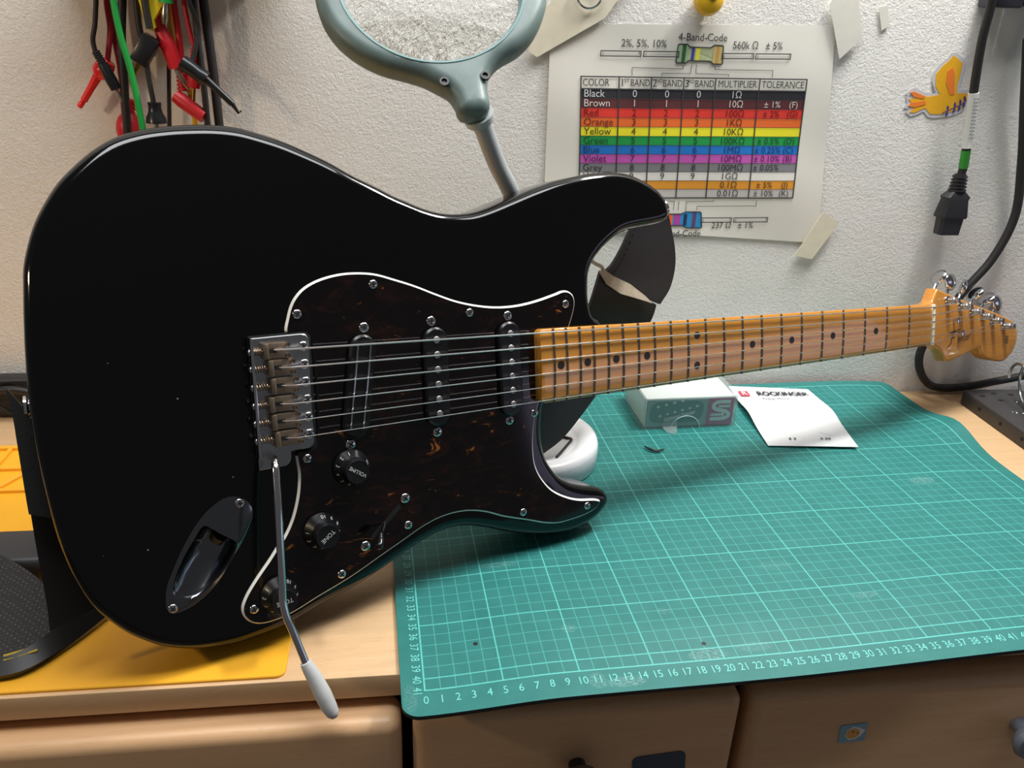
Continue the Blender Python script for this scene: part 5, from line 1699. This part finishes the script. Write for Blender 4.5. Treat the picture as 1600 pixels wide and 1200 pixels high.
# masking tape strips
TAPE = mat('masking_tape', (230, 222, 198), 0.7, noise=(90, 0.12))
TAPE2 = mat('pale_masking_tape', (222, 220, 208), 0.7, noise=(90, 0.08))
for P, m_, lab, off in ((TAPE_A, TAPE, 'long diagonal masking tape strip at top left of the chart', 0.0042), (TAPE_B, TAPE2, 'pale masking tape strip at top right of the chart', 0.0042), (TAPE_C, TAPE, 'masking tape scrap at lower right corner of the chart', 0.0042), (TAPE_D, TAPE2, 'thin pale tape remnant on the bare wall', 0.0012)):
    o = flat(P, lambda s, z, off=off: wp(s, z, off), 0.0004).make('masking_tape', m_)
    tag(o, lab, 'tape', 'masking tape on the wall')

# ================================================================ bird sticker
bs = thing('bird_sticker', 'yellow bird sticker with blue sprig on the wall', 'sticker', wp(0.55, 0.304, 0.001))
cb = np.mean(np.array(BIRD), 0)
Pb = ccw([tuple(p) for p in BIRD])
hull = offset(resample(catmull(Pb, 3, True), 0.004), -0.0032)
flat(hull, lambda s, z: wp(s, z, 0.0005), 0.0002).make('clear_backing', mat('clear_sticker_film', (204, 202, 206), 0.35), bs, 'translucent grey backing film', smooth=None)
flat(Pb, lambda s, z: wp(s, z, 0.0008), 0.0002).make('bird_shape', mat('bird_yellow', (236, 176, 34), 0.5), bs, smooth=None)
ORG = mat('bird_orange', (240, 130, 50), 0.5)
for P, nm in ((BIRD_WING, 'wing_mark'), (BIRD_TAIL1, 'tail_feather'), (BIRD_TAIL2, 'tail_feather')):
    flat(P, lambda s, z: wp(s, z, 0.0011), 0.0002).make(nm, ORG, bs, smooth=None)
NAVY = mat('sprig_blue', (44, 58, 150), 0.5)
mb = MB()
f3 = lambda s, z: wp(s, z, 0.0015)
sg = [np.array(p) for p in SPRIG]
for i in range(3):
    bar(mb, sg[i], sg[i + 1], 0.0009, f3)
for t in (0.12, 0.36, 0.6, 0.84):
    k = min(int(t * 3), 2)
    p = sg[k] + (sg[k + 1] - sg[k]) * (t * 3 - k)
    for a, L in ((1.9, 0.0058), (-1.7, 0.0070)):
        q_ = [(p[0] + L * math.cos(a) * u + w * math.sin(a), p[1] + L * math.sin(a) * u - w * math.cos(a)) for u, w in ((0, 0), (0.5, 0.0014), (1, 0), (0.5, -0.0014))]
        mb.add([f3(*x) for x in q_], [(0, 1, 2, 3)])
mb.make('leafy_sprig', NAVY, bs, smooth=None)
e = BIRD_EYE[0]
MB().add([f3(*p) for p in ell(e[0], e[1], 0.0009, 0.0012, 10)], [tuple(range(10))]).make('eye', mat('bird_eye', (110, 80, 20), 0.5), bs, smooth=None)

# ================================================================ cords and hooks on the wall
CORDM = mat('cord_black', (34, 33, 33), 0.5)
cd = thing('mains_cable', 'black mains cable with socket plug hanging beside the bird sticker', 'cable', Vector(CORD[-1]))
MB().tube(CORD, 0.0042, 12, 6).make('cable', CORDM, cd)
C_ = [Vector(p) for p in CORD]
MB().tube([C_[4] + (C_[3] - C_[4]) * 0.9, C_[4], C_[5] + (C_[4] - C_[5]) * 0.02], 0.0052, 12).make('paper_tag', mat('white_tag', (220, 220, 216), 0.6), cd, 'white printed tag round the cord')
mb = MB()
for k in range(12):
    t = 0.15 + k * 0.06
    p = C_[3] * (1 - t) + C_[5] * t
    x_ = EN * 0.0054
    for dx in (-0.0016, 0.0016):
        a_ = p + x_ + EX * dx
        mb.box((-0.0009, -0.0001, -0.0006), (0.0009, 0.0001, 0.0006), 0, Matrix.Translation(a_))
mb.make('tag_print', mat('tag_grey_print', (130, 130, 130), 0.6), cd, smooth=None)
MB().tube([C_[5] + (C_[6] - C_[5]) * 0.08, C_[6]], 0.0047, 12).make('green_tape', mat('green_tape', (56, 150, 52), 0.5), cd, 'band of green tape')
PL = [Vector(p) for p in PLUG]
mb = MB()
mb.tube([PL[0], PL[0] + (PL[1] - PL[0]) * 1.0], [0.0058, 0.0066], 14)
for k in range(5):
    c = PL[0] + (PL[1] - PL[0]) * (0.1 + 0.2 * k)
    mb.tube([c, c + (PL[1] - PL[0]).normalized() * 0.0016], 0.0075 + 0.0003 * k, 14)
mb.make('strain_relief', mat('plug_black', (40, 41, 44), 0.45), cd)
dz_ = (PL[4] - PL[1]).normalized()
xx = EX - dz_ * EX.dot(dz_)
xx.normalize()
yy = dz_.cross(xx)


def ring(c, a, b):
    return [c + xx * (a * sx) + yy * (b * sy) for sx, sy in ((-1, -0.6), (-0.8, -1), (0.8, -1), (1, -0.6), (1, 0.6), (0.8, 1), (-0.8, 1), (-1, 0.6))]


rg = [ring(PL[1], 0.0072, 0.006), ring(PL[1] + dz_ * 0.006, 0.0140, 0.0085), ring(PL[1] + dz_ * 0.009, 0.0125, 0.0085), ring(PL[1] + dz_ * 0.026, 0.0158, 0.0095), ring(PL[1] + dz_ * 0.028, 0.0155, 0.0092), ring(PL[1] + dz_ * 0.0285, 0.0130, 0.0076), ring(PL[1] + dz_ * 0.046, 0.0122, 0.0072)]
vs = [p for r in rg for p in r]
fs = [(k * 8 + i, k * 8 + (i + 1) % 8, k * 8 + 8 + (i + 1) % 8, k * 8 + 8 + i) for k in range(len(rg) - 1) for i in range(8)] + [tuple(range(8)), tuple((len(rg) - 1) * 8 + i for i in range(8))]
MB().add(vs, fs).make('plug_body', mat('plug_black', (40, 41, 44), 0.45), cd)
cb2 = MB().tube(CABLE, 0.0046, 12, 8).make('thick_cable', CORDM)
tag(cb2, 'thick black cable curving down the wall behind the headstock', 'cable')
bk = MB()
B0 = Vector(BRACKET[1])
M = Matrix(((EX.x, -EN.x, 0, B0.x), (EX.y, -EN.y, 0, B0.y), (0, 0, 1, B0.z), (0, 0, 0, 1)))
bk.box((0, -0.008, 0.0), (0.030, 0.019, 0.030), 0.002, M)
bk.box((0.031, -0.006, 0.002), (0.062, 0.019, 0.026), 0.002, M)
tag(bk.make('cable_clip', mat('clip_black', (42, 44, 52), 0.4)), 'black cable clip block on the wall above the cord', 'clip')
ky = thing('wall_knob', 'round yellow knob with dark centre on the wall above the chart', 'hook', Vector(KNOB_Y[0]))
lathe_at([(0.008, -0.0115), (0.010, -0.006), (0.0138, -0.002), (0.0145, 0.002), (0.0120, 0.007), (0.006, 0.0095), (0, 0.010)], KNOB_Y[0], EN, 28).make('knob_body', mat('yellow_knob', (236, 186, 40), 0.3), ky)
lathe_at([(0.0052, 0.0088), (0.0048, 0.0108), (0, 0.0112)], Vector(KNOB_Y[0]) + Vector((0.001, 0, 0.004)), EN, 20).make('dark_centre', mat('knob_centre_dark', (44, 40, 36), 0.4), ky)
c = Vector(RING[0])
rg_ = MB().tube([c + EX * (0.0118 * math.cos(a)) + Vector((0, 0, 0.0118 * math.sin(a))) + EN * 0.0035 for a in np.linspace(0, 2 * math.pi, 41)], 0.0010, 8)
tag(rg_.make('key_ring', CHROME), 'steel key ring hanging above the diagonal tape', 'ring')

# ================================================================ magnifier lamp
mg = thing('magnifier_lamp', 'grey magnifying lamp on a bent arm standing behind the guitar', 'magnifier', (0.035, 0.372, DZ))
mc, (e1, e2, en_) = Vector(MAG_C), [Vector(p) for p in MAG_E]
MM = Matrix(((e1.x, e2.x, en_.x, mc.x), (e1.y, e2.y, en_.y, mc.y), (e1.z, e2.z, en_.z, mc.z), (0, 0, 0, 1)))
RO, RL = 0.0835, 0.0655
mo_ = [tuple(p) for p in MAG_OUT]
lo_ = [p for p in mo_]
a0, a1 = math.atan2(lo_[-1][1], lo_[-1][0]), math.atan2(lo_[0][1], lo_[0][0]) % (2 * math.pi)
arc = [(RO * math.cos(a), RO * math.sin(a)) for a in np.linspace(a0 + 0.12, a1 - 0.12, 22)]
outl = [tuple(p) for p in catmull(lo_ + arc, 4, True)]
outl = ccw(resample(outl, 0.004))
GREY = mat('grey_green_plastic', (104, 122, 118), 0.42, noise=(60, 0.4))
hr = RL + 0.0016
hl = [(hr * math.cos(2 * math.pi * k / 96), hr * math.sin(2 * math.pi * k / 96)) for k in range(96)]
pl_ = plate(outl, 0.0120, -0.0120, 0.0090, 0.011, hl, None, 5, 0.004, through=True)
hb = MB().add(pl_.v, pl_.f, MM)
hb.make('lamp_head', GREY, mg, smooth=55)
MB().lathe([(RL + 0.0030, 0.0116), (RL + 0.0024, 0.0126), (RL + 0.0010, 0.0124), (RL, 0.0108), (RL - 0.0008, 0.004), (RL - 0.0008, -0.004), (RL, -0.0108), (RL + 0.0024, -0.0126), (RL + 0.0030, -0.0116)], 96, MM, cap=False).make('lens_rim', mat('pale_rim', (120, 150, 150), 0.3), mg, smooth=55)


def lens_glass():
    m = bpy.data.materials.new('lens_glass')
    m.use_nodes = True
    nt = m.node_tree
    nt.nodes.remove(nt.nodes['Principled BSDF'])
    o = nt.nodes['Material Output']
    rf = N(nt, 'ShaderNodeBsdfRefraction')
    rf.inputs['IOR'].default_value = 1.35
    rf.inputs['Roughness'].default_value = 0.0
    rf.inputs[0].default_value = (0.97, 0.98, 0.97, 1)
    tc = N(nt, 'ShaderNodeTexCoord')
    mp = N(nt, 'ShaderNodeMapping')
    mp.inputs['Scale'].default_value = (150, 22, 22)
    nt.links.new(tc.outputs['Object'], mp.inputs[0])
    n = N(nt, 'ShaderNodeTexNoise')
    n.inputs['Scale'].default_value = 1.0
    n.inputs['Detail'].default_value = 3
    nt.links.new(mp.outputs[0], n.inputs['Vector'])
    bp = N(nt, 'ShaderNodeBump')
    bp.inputs['Strength'].default_value = 0.12
    bp.inputs['Distance'].default_value = 0.0006
    nt.links.new(n.outputs['Fac'], bp.inputs['Height'])
    nt.links.new(bp.outputs[0], rf.inputs['Normal'])
    g = N(nt, 'ShaderNodeBsdfGlossy')
    g.inputs['Roughness'].default_value = 0.05
    mx = N(nt, 'ShaderNodeMixShader')
    mx.inputs[0].default_value = 0.012
    nt.links.new(rf.outputs[0], mx.inputs[1])
    nt.links.new(g.outputs[0], mx.inputs[2])
    nt.links.new(mx.outputs[0], o.inputs[0])
    return m


prof = []
RS = 0.35
for k in range(11):
    r = (RL - 0.0006) * k / 10
    prof.append((r, -(math.sqrt(RS * RS - r * r) - math.sqrt(RS * RS - RL * RL)) - 0.001))
prof += [(r, -z) for r, z in prof[::-1]]
MB().lathe(prof, 72, MM).make('lens', lens_glass(), mg, 'clear magnifying lens', smooth=60)
AR = [Vector(p) for p in MAG_ARM]
MB().tube([AR[0] + (AR[0] - AR[1]).normalized() * 0.002, AR[0] + (AR[1] - AR[0]) * 0.25], [0.0118, 0.0112], 20).make('collar', mat('grey_collar', (186, 192, 192), 0.35), mg)
MB().tube([AR[0], AR[1], AR[2], AR[3], (0.108, 0.292, 0.20), (0.098, 0.330, 0.12), (0.060, 0.362, 0.05), (0.037, 0.372, 0.018)], [0.0078, 0.0070, 0.0070, 0.0070, 0.0070, 0.007, 0.007, 0.007], 16, 8).make('arm', mat('grey_arm', (178, 184, 184), 0.35), mg)
MB().lathe([(0.046, 0), (0.046, 0.008), (0.043, 0.012), (0.012, 0.018), (0.010, 0.024), (0, 0.024)], 40, Matrix.Translation((0.035, 0.372, 0.0004))).make('base', mat('grey_base', (150, 158, 158), 0.35), mg)
for x, y in MAG_SCR:
    MB().lathe([(0.0034, -0.002), (0.0034, 0.0006), (0.0020, 0.0006), (0.0018, -0.001), (0, -0.001)], 14, MM @ Matrix.Translation((x, y, 0.0116))).make('screw_hole', mat('screw_hole_dark', (40, 42, 42), 0.4), mg)

# ================================================================ test leads hanging on the wall
RED = mat('lead_red', (206, 34, 44), 0.4)
REDC = mat('cable_crimson', (168, 30, 48), 0.5)
REDT = mat('hook_red', (226, 36, 44), 0.25)
GRN = mat('cable_green', (30, 158, 66), 0.4)
YLW = mat('cable_yellow', (236, 198, 36), 0.4)
BLK2 = mat('cable_black', (34, 30, 30), 0.5)
BLKG = mat('probe_black', (28, 29, 31), 0.28)
PIN = mat('nickel_pin', (200, 190, 170), 0.25, 1.0)
GOLD = mat('gold_pin', (190, 150, 80), 0.3, 1.0)
GRP = 'test leads hanging on the wall'


def lead(label, parts):
    """parts: (name, points, radius, material, smooth samples)"""
    root = thing('test_lead', label, 'test lead', Vector(parts[0][1][0]), GRP)
    for nm, pts, r, m_, n_ in parts:
        MB().tube(pts, r, 12, n_).make(nm, m_, root)
    return root


def ribs(root, a, b, r, m_, k=6):
    a, b = Vector(a), Vector(b)
    mb = MB()
    mb.tube([a, b], r * 0.80, 12)
    for i in range(k):
        c = a + (b - a) * ((i + 0.2) / k)
        mb.tube([c, c + (b - a) * (0.5 / k)], r, 12)
    return mb.make('strain_relief', m_, root)


r = lead('thin black lead with slim ribbed plug, leftmost on the wall', [('cable', L_A_C, 0.0021, BLK2, 8), ('plug_body', L_A_B, [0.0040, 0.0048, 0.0050, 0.0046], BLKG, 6), ('pin', L_A_P, [0.0012, 0.0016, 0.0008], PIN, 4)])
ribs(r, L_A_R[0], L_A_R[1], 0.0036, BLK2)
lead('red lead ending in a translucent red hook clip pointing down left', [('cable', L_B_C, 0.0024, REDC, 8), ('hook_grip', L_B_B, [0.0050, 0.0072, 0.0086, 0.0080, 0.0040], REDT, 4), ('hook_barrel', L_B_T, [0.0040, 0.0032, 0.0030], REDT, 4), ('hook_tip', L_B_E, [0.0020, 0.0026, 0.0024], REDT, 4)])
r = lead('crimson lead whose red banana plug is half hidden by the guitar top', [('cable', L_C_C, 0.0024, REDC, 8), ('plug_body', L_C_K, [0.0055, 0.0105, 0.0110, 0.0090], RED, 4)])
ribs(r, L_C_B[0], L_C_B[1], 0.0050, RED, 4)
lead('bright green lead running straight down between the red and black', [('cable', L_D_C, 0.0028, GRN, 8)])
lead('thick black lead behind the green one', [('cable', L_E_C, 0.0036, BLK2, 8)])
r = lead('black lead with boxy black plug and gold pin', [('cable', L_F_C, 0.0026, BLK2, 8), ('pin', L_F_P, [0.0022, 0.0018, 0.0020], GOLD, 4)])
a, b = [Vector(p) for p in L_F_B]
x_, y_, z_ = frame(b - a)
mb = MB()
Mx = Matrix(((x_.x, y_.x, z_.x, a.x), (x_.y, y_.y, z_.y, a.y), (x_.z, y_.z, z_.z, a.z), (0, 0, 0, 1)))
Lb = (b - a).length
mb.box((-0.0062, -0.0072, 0), (0.0062, 0.0072, Lb), 0.0014, Mx)
mb.make('plug_body', BLKG, r)
mb = MB()
for k in range(4):
    mb.box((-0.0070, -0.0060 + k * 0.002, Lb * 0.3), (-0.0058, -0.0052 + k * 0.002, Lb * 0.55), 0, Mx)
    mb.box((-0.0060 + k * 0.002, -0.0078, Lb * 0.3), (-0.0052 + k * 0.002, -0.0068, Lb * 0.55), 0, Mx)
mb.make('grip_ribs', mat('grip_grey', (120, 120, 122), 0.5), r)
lead('black lead hanging below the boxy plug with a flanged probe end', [('cable', L_P_C, 0.0022, BLK2, 8), ('probe_body', L_P_B, [0.0058, 0.0052, 0.0058, 0.0066, 0.0092, 0.0090], BLKG, 4), ('probe_tip', L_P_T, 0.0020, PIN, 0)])
r = lead('black lead clipped in a yellow crocodile clip', [('cable', L_G_C, 0.0030, BLK2, 8)])
a, b = [Vector(p) for p in L_G_Y]
mb = MB()
pts = [(-0.011, 0.0), (0.013, 0.0), (0.014, 0.016), (0.0085, 0.024), (0.0035, 0.036), (0.0045, 0.043), (0.001, 0.047), (-0.002, 0.045), (-0.006, 0.030), (-0.0105, 0.014)]
zz = (b - a).normalized()
xx2 = (EX - zz * EX.dot(zz)).normalized()
yy2 = zz.cross(xx2)
Mx = Matrix(((xx2.x, zz.x, -yy2.x, a.x), (xx2.y, zz.y, -yy2.y, a.y), (xx2.z, zz.z, -yy2.z, a.z), (0, 0, 0, 1)))
sc_y = (b - a).length / 0.047
mb.prism([(x, y * sc_y) for x, y in pts], -0.005, 0.005, 0.002, Mx)
mb.make('crocodile_clip', mat('clip_yellow', (240, 212, 40), 0.35), r, 'yellow crocodile clip sleeve')
lead('lead with green plug and bare silver pin at the top', [('cable', L_H_C, 0.0026, BLK2, 4), ('plug_body', L_H_B, [0.0050, 0.0062], GRN, 0), ('pin', L_H_P, [0.0026, 0.0034, 0.0034, 0.0020], PIN, 4)])
r = lead('red lead with large bent red banana plug and bright pin', [('cable', L_I_C, 0.0030, REDC, 6), ('plug_body', L_I_B, [0.0052, 0.0062, 0.0070, 0.0064, 0.0058], RED, 6), ('pin', L_I_P, [0.0022, 0.0028, 0.0028, 0.0012], PIN, 5)])
ribs(r, L_I_R[0], L_I_R[1], 0.0056, RED, 6)
lead('yellow lead running down behind the red plugs', [('cable', L_J_C, 0.0023, YLW, 8)])
r = lead('red lead ending in a right-angled red plug just above the guitar', [('cable', L_K_C, 0.0028, RED, 8), ('plug_body', L_K_B, [0.0058, 0.0066, 0.0064, 0.0060, 0.0062, 0.0056], RED, 4)])
ribs(r, L_K_R[0], L_K_R[1], 0.0054, RED, 6)
r = lead('thin red lead with straight ribbed red plug and gold pins', [('cable', L_L_C, 0.0019, RED, 8), ('plug_body', [tuple(Vector(L_L_B[0]) * 0.5 + Vector(L_L_B[1]) * 0.5), L_L_B[1]], [0.0054, 0.0058, 0.0052], RED, 4), ('pin', L_L_P, 0.0018, GOLD, 0)])
ribs(r, L_L_B[0], tuple(Vector(L_L_B[0]) * 0.45 + Vector(L_L_B[1]) * 0.55), 0.0044, RED, 7)
lead('slim black lead second from the right, running straight down', [('cable', L_M_C, 0.0027, BLK2, 8)])
lead('thick black lead, rightmost of the hanging leads', [('cable', L_N_C, 0.0040, BLK2, 8)])
lead('black lead with black hook probe pointing down right', [('cable', [L_M_C[0]] and [tuple(Vector(L_M_C[0]) + Vector((-0.004, -0.006, 0))), tuple(Vector(L_M_C[1]) + Vector((-0.003, -0.006, 0))), L_M_D[0], L_M_D[1], L_M_D[2], L_O_B[0]], 0.0021, BLK2, 6), ('probe_grip', L_O_B, [0.0064, 0.0066, 0.0066, 0.0058, 0.0070, 0.0066], BLKG, 6), ('probe_shaft', L_O_T[:2], [0.0034, 0.0030], BLKG, 0), ('probe_hook', L_O_T[1:], [0.0022, 0.0012, 0.0009], BLKG, 0)])
lead('thin black lead close to the wall behind the yellow one', [('cable', L_Q_C, 0.0019, BLK2, 8)])
rk = MB()
rc_ = Vector(RACK[0])
s_c = (rc_ - OW).dot(EX)
wbox(rk, s_c - 0.09, s_c + 0.09, 0.0005, 0.048, rc_.z - 0.004, rc_.z + 0.006, 0.001)
tag(rk.make('lead_rack', mat('rack_grey', (150, 150, 152), 0.4)), 'flat grey rack the test leads hang from', 'rack')
